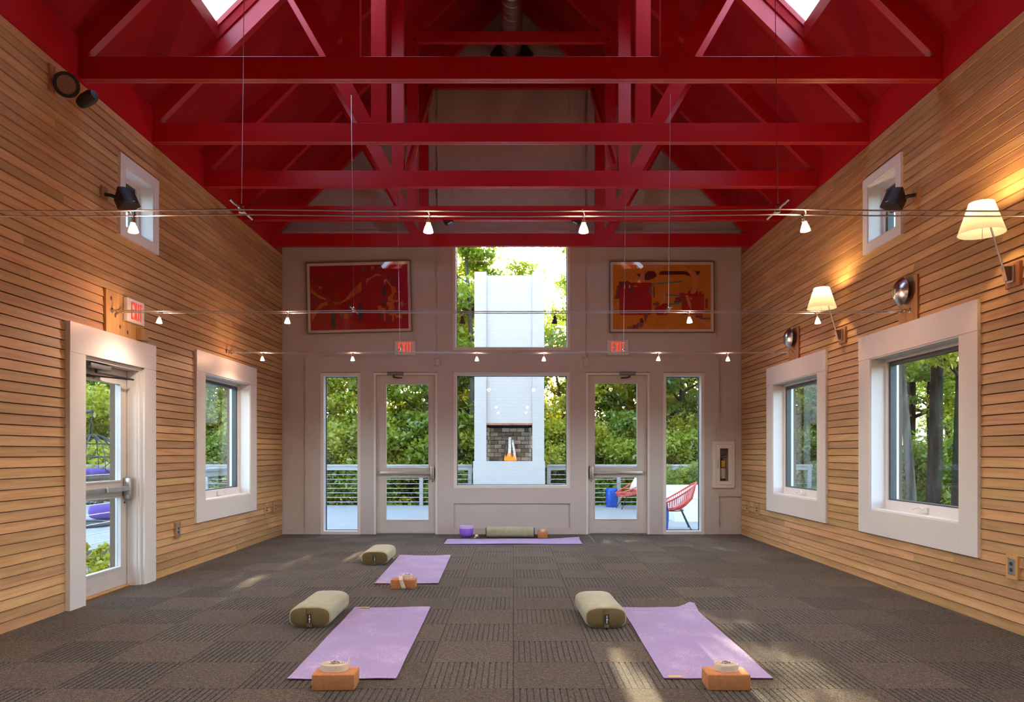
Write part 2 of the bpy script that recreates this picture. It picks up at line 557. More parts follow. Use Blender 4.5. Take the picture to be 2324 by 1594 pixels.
class MB:
    def __init__(self, tf=None):
        self.v = []
        self.f = []
        self.mi = []
        self.tf = tf
        self.cur = 0

    def add(self, verts, faces):
        n = len(self.v)
        for p in verts:
            self.v.append(self.tf(*p) if self.tf else tuple(p))
        for f in faces:
            self.f.append([i + n for i in f])
            self.mi.append(self.cur)
        return self

    def box(self, x0, x1, y0, y1, z0, z1):
        p = [(x, y, z) for x in (x0, x1) for y in (y0, y1) for z in (z0, z1)]
        return self.add(p, [(0, 1, 3, 2), (4, 6, 7, 5), (0, 4, 5, 1), (2, 3, 7, 6), (0, 2, 6, 4), (1, 5, 7, 3)])

    def bar(self, a, b, w, h, up=(0, 0, 1)):
        """rectangular bar from a to b, w across, h along up"""
        a = Vector(a)
        b = Vector(b)
        d = (b - a).normalized()
        s = d.cross(Vector(up)).normalized()
        u = s.cross(d).normalized()
        p = []
        for e in (a, b):
            for i, j in ((-1, -1), (1, -1), (1, 1), (-1, 1)):
                p.append(tuple(e + s * (w / 2 * i) + u * (h / 2 * j)))
        return self.add(p, [(0, 3, 2, 1), (4, 5, 6, 7), (0, 1, 5, 4), (1, 2, 6, 5), (2, 3, 7, 6), (3, 0, 4, 7)])

    def poly(self, pts, d0, d1, axis='y'):
        """extrude a polygon given in the plane normal to axis"""
        def P(a, b, c):
            return {'y': (a, c, b), 'x': (c, a, b), 'z': (a, b, c)}[axis]
        n = len(pts)
        v = [P(a, b, d0) for a, b in pts] + [P(a, b, d1) for a, b in pts]
        f = [tuple(range(n)), tuple(range(2 * n - 1, n - 1, -1))]
        f += [(i, (i + 1) % n, (i + 1) % n + n, i + n) for i in range(n)]
        return self.add(v, f)

    def tube(self, pts, r, n=8, closed=False, caps=True):
        pts = [Vector(p) for p in pts]
        m = len(pts)
        rs = r if isinstance(r, (list, tuple)) else [r] * m
        rings = []
        prev = None
        for i, p in enumerate(pts):
            if closed:
                d = pts[(i + 1) % m] - pts[i - 1]
            else:
                d = pts[min(i + 1, m - 1)] - pts[max(i - 1, 0)]
            d.normalize()
            if prev is None:
                s = d.cross(Vector((0, 0, 1)))
                if s.length < 1e-3:
                    s = d.cross(Vector((1, 0, 0)))
            else:
                s = prev - d * prev.dot(d)
            s.normalize()
            prev = s
            u = d.cross(s)
            rings.append([tuple(p + (s * math.cos(2 * PI * k / n) + u * math.sin(2 * PI * k / n)) * rs[i]) for k in range(n)])
        v = [q for rg in rings for q in rg]
        f = []
        for i in range(m if closed else m - 1):
            j = (i + 1) % m
            for k in range(n):
                f.append((i * n + k, i * n + (k + 1) % n, j * n + (k + 1) % n, j * n + k))
        if caps and not closed:
            f.append(tuple(range(n - 1, -1, -1)))
            f.append(tuple((m - 1) * n + k for k in range(n)))
        return self.add(v, f)

    def lathe(self, prof, n=24, c=(0, 0, 0), axis='z', cap0=False, cap1=False, sx=1.0, sy=1.0):
        v = []
        for r, h in prof:
            for k in range(n):
                a = 2 * PI * k / n
                x, y = r * math.cos(a) * sx, r * math.sin(a) * sy
                q = {'z': (x, y, h), 'y': (x, h, y), 'x': (h, x, y)}[axis]
                v.append((q[0] + c[0], q[1] + c[1], q[2] + c[2]))
        f = []
        m = len(prof)
        for i in range(m - 1):
            for k in range(n):
                f.append((i * n + k, i * n + (k + 1) % n, (i + 1) * n + (k + 1) % n, (i + 1) * n + k))
        if cap0:
            f.append(tuple(range(n - 1, -1, -1)))
        if cap1:
            f.append(tuple((m - 1) * n + k for k in range(n)))
        return self.add(v, f)

    def mesh(self, name, mats, smooth=False, recalc=True):
        me = bpy.data.meshes.new(name)
        me.from_pydata(self.v, [], self.f)
        if not isinstance(mats, (list, tuple)):
            mats = [mats]
        for m in mats:
            me.materials.append(m)
        if len(mats) > 1:
            me.polygons.foreach_set('material_index', self.mi)
        if recalc:
            bm = bmesh.new()
            bm.from_mesh(me)
            bmesh.ops.recalc_face_normals(bm, faces=bm.faces)
            bm.to_mesh(me)
            bm.free()
        if smooth:
            me.shade_smooth()
            me.set_sharp_from_angle(angle=math.radians(40))
        me.update()
        return me

    def build(self, name, mats, parent=None, smooth=False, bevel=0.0, recalc=True):
        org = world_org(parent) if parent is not None else None
        if parent is None:
            a = np.array(self.v)
            org = Vector(((a[:, 0].min() + a[:, 0].max()) / 2, (a[:, 1].min() + a[:, 1].max()) / 2, a[:, 2].min()))
        self.v = [(x - org[0], y - org[1], z - org[2]) for x, y, z in self.v]
        me = self.mesh(name, mats, smooth, recalc)
        if bevel:
            bm = bmesh.new()
            bm.from_mesh(me)
            bmesh.ops.bevel(bm, geom=list(bm.edges), offset=bevel, segments=(3 if bevel > 0.0055 else 1), affect='EDGES', profile=0.5)
            bm.to_mesh(me)
            bm.free()
            if bevel > 0.0055:
                me.shade_smooth()
                me.set_sharp_from_angle(angle=math.radians(16))
        o = bpy.data.objects.new(name, me)
        COL.objects.link(o)
        if parent is not None:
            o.parent = parent
        else:
            o.location = org
        return o


def tag(o, label, cat, group=None, kind=None):
    o['label'] = label
    o['category'] = cat
    if group:
        o['group'] = group
    if kind:
        o['kind'] = kind
    return o


def thing(name, label, cat, loc=(0, 0, 0), rz=0.0, group=None, kind=None):
    o = bpy.data.objects.new(name, None)
    o.empty_display_size = 0.1
    COL.objects.link(o)
    o.location = loc
    o.rotation_euler = (0, 0, rz)
    return tag(o, label, cat, group, kind)


def copy_tree(o, parent=None):
    c = o.copy()
    COL.objects.link(c)
    c.parent = parent
    for ch in list(o.children):
        copy_tree(ch, c)
    return c


def box_obj(name, m, parent, *b, tf=None, bevel=0.0):
    return MB(tf).box(*b).build(name, m, parent, bevel=bevel)


# ------------------------------------------------------------------ the place: dimensions
XL, XR, YB, YR = -3.635, 3.585, 11.50, -4.0     # wall planes (siding stands proud of them)
XC = (XL + XR) / 2
WT = 0.28                                       # wall thickness
ZT = 4.38                                       # top of the siding
RIDGE = 8.14                                    # underside of rafters at the ridge
DECKZ = 0.215                                   # vertical rafter depth up to the roof boards
TRUSS_Y = [6.12 + 1.2375 * i for i in range(-6, 5)]


def tfL(u, d, z):
    return (XL + d, u, z)


def tfR(u, d, z):
    return (XR - d, u, z)


def tfB(u, d, z):
    return (u, YB - d, z)


def bx(px):
    return (px - 1165.0) / 145.03


def bz(py):
    return EYE - (py - 1027.0) / 145.03


# openings: (u0, u1, z0, z1)
WIN_A = (8.56, 10.03, 0.715, 2.215)
WIN_B = (5.835, 7.29, 0.715, 2.215)
LIGHT_GAP_1 = (2.95, 4.40, 0.715, 2.215)  # unseen side openings, added to let daylight into the room
LIGHT_GAP_2 = (-0.6, 0.85, 0.715, 2.215)
LIGHT_GAP_3 = (-3.3, -1.85, 0.715, 2.215)
CLER = (6.80, 7.345, 3.372, 3.94)
DOOR_L = (6.14, 7.12, 0.0, 2.10)


def wall_cells(mb, u0, u1, z0, z1, holes, d0, d1):
    us = sorted({u0, u1, *[h[0] for h in holes], *[h[1] for h in holes]})
    zs = sorted({z0, z1, *[h[2] for h in holes], *[h[3] for h in holes]})
    us = [u for u in us if u0 <= u <= u1]
    zs = [z for z in zs if z0 <= z <= z1]
    for i in range(len(us) - 1):
        run = None
        for j in range(len(zs) - 1):
            cu, cz = (us[i] + us[i + 1]) / 2, (zs[j] + zs[j + 1]) / 2
            hole = any(h[0] < cu < h[1] and h[2] < cz < h[3] for h in holes)
            if not hole:
                run = [run[0], zs[j + 1]] if run else [zs[j], zs[j + 1]]
            if hole and run:
                mb.box(us[i], us[i + 1], d0, d1, run[0], run[1])
                run = None
        if run:
            mb.box(us[i], us[i + 1], d0, d1, run[0], run[1])
    return mb


# ------------------------------------------------------------------ floor and carpet tiles
floor = MB().box(XL - WT, XR + WT, YR - WT, YB + WT, -0.25, -0.008).build('floor', M_CARP_BASE)
tag(floor, 'brown grey carpet tile floor laid in a checkerboard of plain and ribbed squares', 'floor', kind='structure')
_tile_cache = {}


def tile_mesh(kind, w, l):
    key = (kind, round(w, 3), round(l, 3))
    if key in _tile_cache:
        return _tile_cache[key]
    mb = MB()
    g = 0.0012
    if kind == 'plain':
        mb.box(g, w - g, g, l - g, -0.008, 0.0)
    else:
        mb.box(g, w - g, g, l - g, -0.008, -0.0045)
        pitch = 0.5 / 14
        u = 0.0
        while u < w - 0.004:
            a, b = max(u + 0.004, g), min(u + pitch - 0.002, w - g)
            if b > a:
                mb.add([(a, g, -0.0045), (a, l - g, -0.0045), (a + .001, g, 0), (a + .001, l - g, 0), (b - .001, g, 0), (b - .001, l - g, 0), (b, g, -0.0045), (b, l - g, -0.0045)],
                       [(0, 2, 3, 1), (2, 4, 5, 3), (4, 6, 7, 5), (0, 6, 4, 2)])
            u += pitch
    me = mb.mesh('carpet_tile_' + kind, M_CARP_A if kind == 'plain' else M_CARP_B, recalc=(kind == 'plain'))
    _tile_cache[key] = me
    return me


forg = world_org(floor)
tx = -4.0
stuff_v = {'plain': MB(), 'ribbed': MB()}
ix = 0
while tx < XR:
    x0, x1 = max(tx, XL), min(tx + 0.5, XR)
    iy = 0
    ty = 3.98 - 0.5 * 17
    while ty < YB:
        y0, y1 = max(ty, YR), min(ty + 0.5, YB - 0.0)
        if y1 - y0 > 0.01 and x1 - x0 > 0.01:
            k = 'ribbed' if (round((tx + 0.5) / 0.5) + round((ty - 3.98) / 0.5)) % 2 == 0 else 'plain'
            if y0 > 2.4:
                o = bpy.data.objects.new('carpet_tile', tile_mesh(k, x1 - x0, y1 - y0))
                COL.objects.link(o)
                o.parent = floor
                o.location = Vector((x0, y0, 0)) - forg
            else:
                me = tile_mesh(k, x1 - x0, y1 - y0)
                stuff_v[k].add([(v.co.x + x0, v.co.y + y0, v.co.z) for v in me.vertices], [tuple(p.vertices) for p in me.polygons])
        ty += 0.5
    tx += 0.5
for k, mb in stuff_v.items():
    o = mb.build('carpet_' + k, M_CARP_A if k == 'plain' else M_CARP_B, floor, recalc=False)
    o['kind'] = 'stuff'


# ------------------------------------------------------------------ side walls with lap siding
NROW = 56
EXPO = ZT / NROW


def plank_mesh(sign):
    h = EXPO - 0.0065
    a, b = 0.024, 0.015
    mb = MB()
    y0, y1 = 0.0, 1.0
    v = [(0, y0, 0), (sign * a, y0, 0), (sign * b, y0, h), (0, y0, h), (0, y1, 0), (sign * a, y1, 0), (sign * b, y1, h), (0, y1, h)]
    mb.add(v, [(0, 1, 2, 3), (4, 7, 6, 5), (0, 4, 5, 1), (1, 5, 6, 2), (2, 6, 7, 3), (0, 3, 7, 4)])
    return mb.mesh('siding_board', M_SIDING)


def side_wall(name, label, tf, X, sign, holes, blocks):
    mb = MB(tf)
    wall_cells(mb, YR - WT, YB + WT, -0.25, 5.0, holes, -WT, 0.0)
    w = mb.build(name, M_SHEATH)
    tag(w, label, 'wall', kind='structure')
    org = world_org(w)
    me = plank_mesh(sign)
    far = MB()
    r = random.Random(11 if sign > 0 else 23)
    for k in range(NROW):
        z = k * EXPO
        zc = z + EXPO / 2
        cuts = sorted((b[0], b[1]) for b in blocks if b[2] <= z and z + EXPO <= b[3] + 0.001)
        segs = []
        s = YR
        for c0, c1 in cuts:
            if c0 > s:
                segs.append((s, c0))
            s = max(s, c1)
        segs.append((s, YB - 0.021))
        for s0, s1 in segs:
            joints = [s0]
            p = s0 + r.uniform(0.8, 3.6)
            while p < s1 - 0.5:
                joints.append(p)
                p += r.uniform(1.6, 3.9)
            joints.append(s1)
            for i in range(len(joints) - 1):
                a, b = joints[i], joints[i + 1]
                if b <= 3.6:
                    far.add([(X + v.co.x, a + v.co.y * (b - a), z + v.co.z) for v in me.vertices], [tuple(q.vertices) for q in me.polygons])
                else:
                    o = bpy.data.objects.new('siding_board', me)
                    COL.objects.link(o)
                    o.parent = w
                    o.location = Vector((X, a + 0.0006, z)) - org
                    o.scale = (1, b - a - 0.0012, 1)
    fo = far.build('siding_boards', M_SIDING, w)
    fo['kind'] = 'stuff'
    return w


def grow(w, s, t=None):
    t = s if t is None else t
    return (w[0] - s, w[1] + s, w[2] - t, w[3] + t)


TRW = 0.238                                     # casing width on the big windows
BLK_L = [grow(WIN_A, TRW), grow(CLER, 0.092), (DOOR_L[0] - 0.22, DOOR_L[1] + 0.225, -0.1, 2.345),
         (6.47, 7.12, 2.345, 2.728), grow(LIGHT_GAP_1, TRW), grow(LIGHT_GAP_2, TRW), grow(LIGHT_GAP_3, TRW)]
BLK_R = [grow(WIN_A, TRW), grow(WIN_B, TRW), grow(CLER, 0.092), (6.445, 6.755, 2.45, 2.85), (9.12, 9.44, 2.45, 2.85),
         grow(LIGHT_GAP_1, TRW), grow(LIGHT_GAP_2, TRW), grow(LIGHT_GAP_3, TRW)]
wall_left = side_wall('wall_left', 'left wall of lapped cedar boards with a white door and windows', tfL, XL, 1,
                      [WIN_A, CLER, DOOR_L, LIGHT_GAP_1, LIGHT_GAP_2, LIGHT_GAP_3], BLK_L)
wall_right = side_wall('wall_right', 'right wall of lapped cedar boards with two big white windows', tfR, XR, -1,
                       [WIN_A, WIN_B, CLER, LIGHT_GAP_1, LIGHT_GAP_2, LIGHT_GAP_3], BLK_R)

# ------------------------------------------------------------------ back wall, gable and boards on it
SL_L = (bx(728), bx(818.5), 0.0, bz(847))
SL_R = (bx(1504.5), bx(1598), 0.0, bz(847))
DR_L = (bx(848.5), bx(993), 0.0, bz(847))
DR_R = (bx(1330), bx(1474), 0.0, bz(847))
WC_LO = (bx(1029.8), bx(1293.4), bz(1108.5), bz(845.5))
WC_UP = (bx(1028.5), bx(1293.4), bz(795), 4.62)
CAB = (bx(1618), bx(1663.5), bz(1104.5), bz(1006))
BHOLES = [SL_L, SL_R, DR_L, DR_R, WC_LO, WC_UP, CAB]
mb = MB(tfB)
wall_cells(mb, XL - 0.001, XR + 0.001, -0.25, 4.7, BHOLES, -WT, 0.0)
zr = RIDGE + DECKZ + 0.05
mb.poly([(XL, 4.7), (XR, 4.7), (XR, zr - (XR - XC)), (XC, zr), (XL, zr - (XC - XL))], -WT, 0.0, 'y')
wall_back = mb.build('wall_back', M_WALL)
tag(wall_back, 'off white gable wall with glazed doors and central windows', 'wall', kind='structure')
PR = 0.028


def board(u0, u1, z0, z1, d=PR, name='flat_board'):
    return box_obj(name, M_WALL, wall_back, u0, u1, 0.0005, d, z0, z1, tf=tfB)


zh0, zh1 = bz(845), bz(810.5)
board(bx(692.5), bx(1632), zh0, zh1)                                   # head board across the doors
board(bx(692.5), SL_L[0], 0, zh0)
board(SL_L[1], DR_L[0], 0, zh0)
board(DR_L[1], WC_LO[0], 0, zh0)
board(WC_LO[1], DR_R[0], 0, zh0)
board(DR_R[1], SL_R[0], 0, zh0)
board(SL_R[1], bx(1632), 0, zh0)
board(WC_LO[0], WC_LO[1], bz(1143), WC_LO[2])                          # apron under the window
board(WC_LO[0], WC_LO[1], 0, bz(1198.5))
board(bx(992.5), WC_UP[0], zh1, 7.0)                                   # boards beside the upper window
board(WC_UP[1], bx(1329), zh1, 7.0)
board(WC_UP[0], WC_UP[1], zh1, WC_UP[2])
board(XL, bx(692.5), 0, bz(1198.8), 0.016)
board(bx(1632), XR, 0, bz(1197.6), 0.016)
board(bx(1632), CAB[0], bz(1127), bz(982.5), PR) if CAB[0] > bx(1632) else None
board(CAB[1], XR, bz(1127), bz(982.5), PR)
board(bx(1632), CAB[1], CAB[3], bz(982.5), PR)
board(bx(1632), CAB[1], bz(1127), CAB[2], PR)

# rear wall behind the photographer, with the same tall windows
RW = []
mb = MB()
wall_cells(MB_ := MB(lambda u, d, z: (u, YR + d, z)), XL, XR, -0.25, 4.7, RW, -WT, 0.0)
MB_.poly([(XL, 4.7), (XR, 4.7), (XR, zr - (XR - XC)), (XC, zr), (XL, zr - (XC - XL))], -WT, 0.0, 'y')
wall_rear = tag(MB_.build('wall_rear', M_WALL), 'off white end wall behind the viewer', 'wall', kind='structure')

# ------------------------------------------------------------------ roof: ceiling boards, skylights, red frieze
SKY_Y = (TRUSS_Y[6] + 0.10, TRUSS_Y[7] - 0.02)      # bay between the first two trusses in view
SKY_X = (2.93, 0.85)                                # distance from the ridge line


def roof_slope(mb, s):
    e = 3.95
    T = 0.15

    def quad(x0, x1, y0, y1):
        v = []
        for dz in (0, T):
            for x in (x0, x1):
                for y in (y0, y1):
                    v.append((XC + s * x, y, RIDGE + DECKZ - x + dz))
        mb.add(v, [(0, 1, 3, 2), (4, 6, 7, 5), (0, 2, 6, 4), (1, 5, 7, 3), (0, 4, 5, 1), (2, 3, 7, 6)])
    y0, y1 = YR - 0.3, YB + 0.6
    quad(0, SKY_X[1], y0, y1)
    quad(SKY_X[0], e, y0, y1)
    quad(SKY_X[1], SKY_X[0], y0, SKY_Y[0])
    quad(SKY_X[1], SKY_X[0], SKY_Y[1], y1)


mb = MB()
roof_slope(mb, -1)
roof_slope(mb, 1)
ceiling = tag(mb.build('ceiling', M_REDC), 'deep red sloping ceiling under the gable roof', 'ceiling', kind='structure')

for i, s in enumerate((-1, 1)):
    w = thing('window_%d' % (7 + i), 'skylight in the %s slope of the red ceiling' % ('left' if s < 0 else 'right'), 'skylight',
              (XC + s * SKY_X[0], SKY_Y[0], RIDGE + DECKZ - SKY_X[0]), kind='structure')

    def rp(x, y, h):
        return (XC + s * x + s * h * 0.7071, y, RIDGE + DECKZ - x + h * 0.7071)
    mbf = MB()
    t = 0.018
    for (x0, x1, y0, y1) in ((SKY_X[1], SKY_X[0], SKY_Y[0], SKY_Y[0] + t), (SKY_X[1], SKY_X[0], SKY_Y[1] - t, SKY_Y[1]),
                             (SKY_X[1], SKY_X[1] + t, SKY_Y[0], SKY_Y[1]), (SKY_X[0] - t, SKY_X[0], SKY_Y[0], SKY_Y[1])):
        v = [rp(x, y, h) for h in (0.08, 0.125) for x in (x0, x1) for y in (y0, y1)]
        mbf.add(v, [(0, 1, 3, 2), (4, 6, 7, 5), (0, 2, 6, 4), (1, 5, 7, 3), (0, 4, 5, 1), (2, 3, 7, 6)])
    mbf.build('skylight_frame', M_RED, w)
    mg = MB()
    v = [rp(x, y, h) for h in (0.100, 0.104) for x in SKY_X for y in SKY_Y]
    mg.add(v, [(0, 1, 3, 2), (4, 6, 7, 5), (0, 2, 6, 4), (1, 5, 7, 3), (0, 4, 5, 1), (2, 3, 7, 6)])
    mg.build('pane', M_GLASS, w)

for i, (X, s) in enumerate(((XL, 1), (XR, -1))):
    o = MB().box(min(X, X + s * 0.012), max(X, X + s * 0.012), YR, YB, ZT, 4.75).build('trim_%d' % (1 + i), M_RED)
    tag(o, 'red frieze board above the %s wooden wall' % ('left' if s > 0 else 'right'), 'trim', kind='structure')

# ------------------------------------------------------------------ trusses
ORD = {5: 'just above the top edge of the view', 6: 'first complete red truss in view, under the skylights', 7: 'second red truss in view, brightly lit by the skylights',
       8: 'third red truss in view, carrying the lower ends of the long braces', 9: 'fourth red truss in view, two small floodlights under it',
       10: 'farthest red truss, close against the gable wall'}
CH_B, CH_H, TT = 4.40, 0.188, 0.080
PO, PI_ = 1.403, 1.258
COLZ = 6.79
for i, y in enumerate(TRUSS_Y):
    if i < 3:
        continue
    t = thing('roof_truss', ORD.get(i, 'red timber roof truss overhead, %s out of view' % ('second' if i == 3 else 'first')), 'truss', (XC, y, CH_B), group='red roof trusses')
    y0, y1 = y, y + TT
    mb = MB()
    xe = 3.60
    mb.box(XC - xe, XC + xe, y0, y1, CH_B, CH_B + CH_H)
    c = mb.build('bottom_chord', M_RED, t, bevel=0.003)
    MB().box(XC - 0.10, XC + 0.13, y0 - 0.0025, y0, CH_B + 0.012, CH_B + CH_H - 0.012).build('nail_plate', M_RED, c)
    MB().box(XC - 0.0015, XC + 0.0015, y0 - 0.001, y1 + 0.001, CH_B - 0.0012, CH_B).build('joint_line', M_SOOT, c)
    MB().box(XC - xe + .02, XC + xe - .02, (y0 + y1) / 2 - 0.0015, (y0 + y1) / 2 + 0.0015, CH_B - 0.001, CH_B).build('ply_seam', M_SOOT, c)
    for s in (-1, 1):
        mb = MB()
        lo = [(3.60, RIDGE - 3.60), (0, RIDGE)]
        pts = [(XC + s * lo[0][0], lo[0][1]), (XC, RIDGE), (XC, RIDGE + DECKZ), (XC + s * lo[0][0], lo[0][1] + DECKZ)]
        mb.poly(pts, y0 + 0.0012, y1 - 0.0012, 'y')
        mb.build('rafter', M_RED, t)
        xa, xb = sorted((XC + s * PO, XC + s * PI_))
        mb = MB().box(xa, xb, y0 + 0.0024, y1 - 0.0024, CH_B + CH_H - 0.01, RIDGE - min(abs(xa - XC), abs(xb - XC)) - 0.07)
        pst = mb.build('post', M_RED, t)
        # web from the post foot up and out to the rafter
        foot = Vector((XC + s * (PO + 0.055), 0, CH_B + CH_H))
        d = Vector((s * 0.483, 0, 0.876))
        L = (RIDGE - abs(foot.x - XC) - foot.z) / (d.z + abs(d.x)) + 0.02
        top = foot + d * L
        hw = 0.077
        pts = [(foot.x - s * hw, foot.z), (foot.x + s * hw, foot.z), (top.x + s * hw, top.z - 0.05), (top.x - s * hw, top.z + 0.06)]
        MB().poly(pts, y0 + 0.0036, y1 - 0.0036, 'y').build('web', M_RED, t)
    MB().box(XC - PI_ - 0.02, XC + PI_ + 0.02, y0 + 0.005, y1 - 0.005, COLZ, COLZ + 0.14).build('collar_tie', M_RED, t)

for s in (-1, 1):
    a = Vector((XC + s * 1.215, TRUSS_Y[8] + 0.02, CH_B + CH_H + 0.02))
    b = Vector((XC + s * 1.215, TRUSS_Y[10] + 0.06, COLZ - 0.02))
    o = MB().bar(a, b, 0.04, 0.11).build('diagonal_brace', M_RED)
    tag(o, 'red diagonal brace on the %s row of truss posts' % ('left' if s < 0 else 'right'), 'brace', 'long braces between trusses')

# spiral duct high under the ridge
dt = thing('spiral_duct', 'round galvanised spiral duct running under the ridge', 'duct', (XC, 5.0, 7.53))
prof = []
mb = MB()
prof = [(0.155, 4.6), (0.155, YB - 0.02)]
mb.lathe(prof, 32, (XC, 0, 7.53), 'y')
mb.build('pipe', M_GALV, dt, smooth=True)
mb = MB()
pts = []
nt = int((YB - 4.7) / 0.16)
for k in range(nt * 24):
    a = 2 * PI * k / 24
    pts.append((XC + 0.1555 * math.cos(a), 4.65 + 0.16 * k / 24, 7.53 + 0.1555 * math.sin(a)))
mb.tube(pts, 0.0045, 4)
mb.build('seam', M_GALV, dt)
mb = MB().poly([(XC - 0.34, 7.50), (XC - 0.18, 7.33), (XC + 0.18, 7.33), (XC + 0.34, 7.50), (XC + 0.18, 7.72), (XC - 0.18, 7.72)], YB - 0.05, YB - 0.021, 'y')
mb.build('dark_hexagon', M_CHAR, dt)  # flat dark hexagon on the gable behind the duct


# ------------------------------------------------------------------ windows in the side walls
def side_window(name, label, tf, op, tw, small=False):
    u0, u1, z0, z1 = op
    w = thing(name, label, 'window', tf((u0 + u1) / 2, 0, z0 - tw), kind='structure')
    f = 0.034
    # casing: head runs across, sides under it, apron between the sides
    box_obj('casing_head', M_WHITE, w, u0 - tw, u1 + tw, 0.0, f + 0.012, z1, z1 + tw, tf=tf)
    box_obj('casing_side', M_WHITE, w, u0 - tw, u0, 0.0, f + 0.010, z0 - tw, z1 - 0.0015, tf=tf)
    box_obj('casing_side', M_WHITE, w, u1, u1 + tw, 0.0, f + 0.010, z0 - tw, z1 - 0.0015, tf=tf)
    box_obj('casing_apron', M_WHITE, w, u0 + 0.001, u1 - 0.001, 0.0, f + 0.010, z0 - tw, z0, tf=tf)
    # jamb liner
    dj = -0.24
    t = 0.012
    mb = MB(tf)
    mb.box(u0, u0 + t, dj, f, z0, z1)
    mb.box(u1 - t, u1, dj, f, z0, z1)
    mb.box(u0 + t, u1 - t, dj, f, z0, z0 + t)
    mb.box(u0 + t, u1 - t, dj, f, z1 - t, z1)
    mb.build('jamb_liner', M_WHITE, w)
    a = 0.05 if small else 0.048
    bt = 0.05 if small else 0.098
    mb = MB(tf)
    d0, d1 = -0.20, -0.105
    mb.box(u0 + t, u0 + a, d0, d1, z0 + t, z1 - t)
    mb.box(u1 - a, u1 - t, d0, d1, z0 + t, z1 - t)
    mb.box(u0 + a, u1 - a, d0, d1, z0 + t, z0 + bt)
    mb.box(u0 + a, u1 - a, d0, d1, z1 - a * 0.9, z1 - t)
    fr = mb.build('sash_frame', M_WHITE, w)
    g = 0.028
    mb = MB(tf)
    e0, e1 = -0.185, -0.125
    mb.box(u0 + a, u0 + a + g, e0, e1, z0 + bt, z1 - a * 0.9)
    mb.box(u1 - a - g, u1 - a, e0, e1, z0 + bt, z1 - a * 0.9)
    mb.box(u0 + a + g, u1 - a - g, e0, e1, z0 + bt, z0 + bt + 0.012)
    mb.box(u0 + a + g, u1 - a - g, e0, e1, z1 - a * 0.9 - g * 1.2, z1 - a * 0.9)
    mb.build('sash', M_DARKFRAME, w)
    mb = MB(tf)
    mb.box(u0 + a + g * 0.5, u1 - a - g * 0.5, -0.158, -0.152, z0 + bt, z1 - a)
    mb.build('pane', M_GLASS, w)
    if not small:
        um = (u0 + u1) / 2
        mb = MB(tf)
        mb.box(um - 0.05, um + 0.05, -0.105, -0.085, z0 + 0.03, z0 + 0.075)
        mb.tube([(um, -0.085, z0 + 0.055), (um + 0.03, -0.07, z0 + 0.075), (um + 0.09, -0.06, z0 + 0.065), (um + 0.13, -0.055, z0 + 0.045)], 0.007, 6)
        mb.build('crank_handle', M_WHITE, fr)
    return w


side_window('window_1', 'white cased window in the left wooden wall beyond the door', tfL, WIN_A, TRW)
side_window('window_2', 'big white cased window nearest the viewer in the right wall', tfR, WIN_B, TRW)
side_window('window_3', 'white cased window in the right wall, nearer the gable wall', tfR, WIN_A, TRW)
side_window('window_4', 'small square white window high in the left wall', tfL, CLER, 0.092, True)
side_window('window_5', 'small square white window high in the right wall', tfR, CLER, 0.092, True)


# ------------------------------------------------------------------ windows in the back wall
def back_window(name, label, op, fw, dg, sill=True):
    u0, u1, z0, z1 = op
    w = thing(name, label, 'window', ((u0 + u1) / 2, YB, z0), kind='structure')
    mb = MB(tfB)
    mb.box(u0, u0 + fw, dg - 0.05, 0.036, z0, z1)
    mb.box(u1 - fw, u1, dg - 0.05, 0.036, z0, z1)
    mb.box(u0 + fw, u1 - fw, dg - 0.05, 0.036, z0, z0 + fw)
    mb.box(u0 + fw, u1 - fw, dg - 0.05, 0.036, z1 - fw, z1)
    mb.build('frame', M_WHITE, w)
    mb = MB(tfB)
    g = 0.009
    mb.box(u0 + fw, u0 + fw + g, dg - 0.02, dg + 0.012, z0 + fw, z1 - fw)
    mb.box(u1 - fw - g, u1 - fw, dg - 0.02, dg + 0.012, z0 + fw, z1 - fw)
    mb.box(u0 + fw + g, u1 - fw - g, dg - 0.02, dg + 0.012, z0 + fw, z0 + fw + g)
    mb.box(u0 + fw + g, u1 - fw - g, dg - 0.02, dg + 0.012, z1 - fw - g, z1 - fw)
    mb.build('gasket', M_DARKFRAME, w)
    MB(tfB).box(u0 + fw, u1 - fw, dg - 0.004, dg + 0.002, z0 + fw, z1 - fw).build('pane', M_GLASS, w)
    return w


back_window('window_9', 'large square window below in the gable wall, facing the chimney', WC_LO, 0.046, -0.09)
back_window('window_10', 'tall upper window in the gable wall above the square one', WC_UP, 0.044, -0.09)
back_window('window_11', 'narrow full height sidelight left of the left glazed door', SL_L, 0.048, -0.12)
back_window('window_12', 'narrow full height sidelight right of the right glazed door', SL_R, 0.048, -0.12)


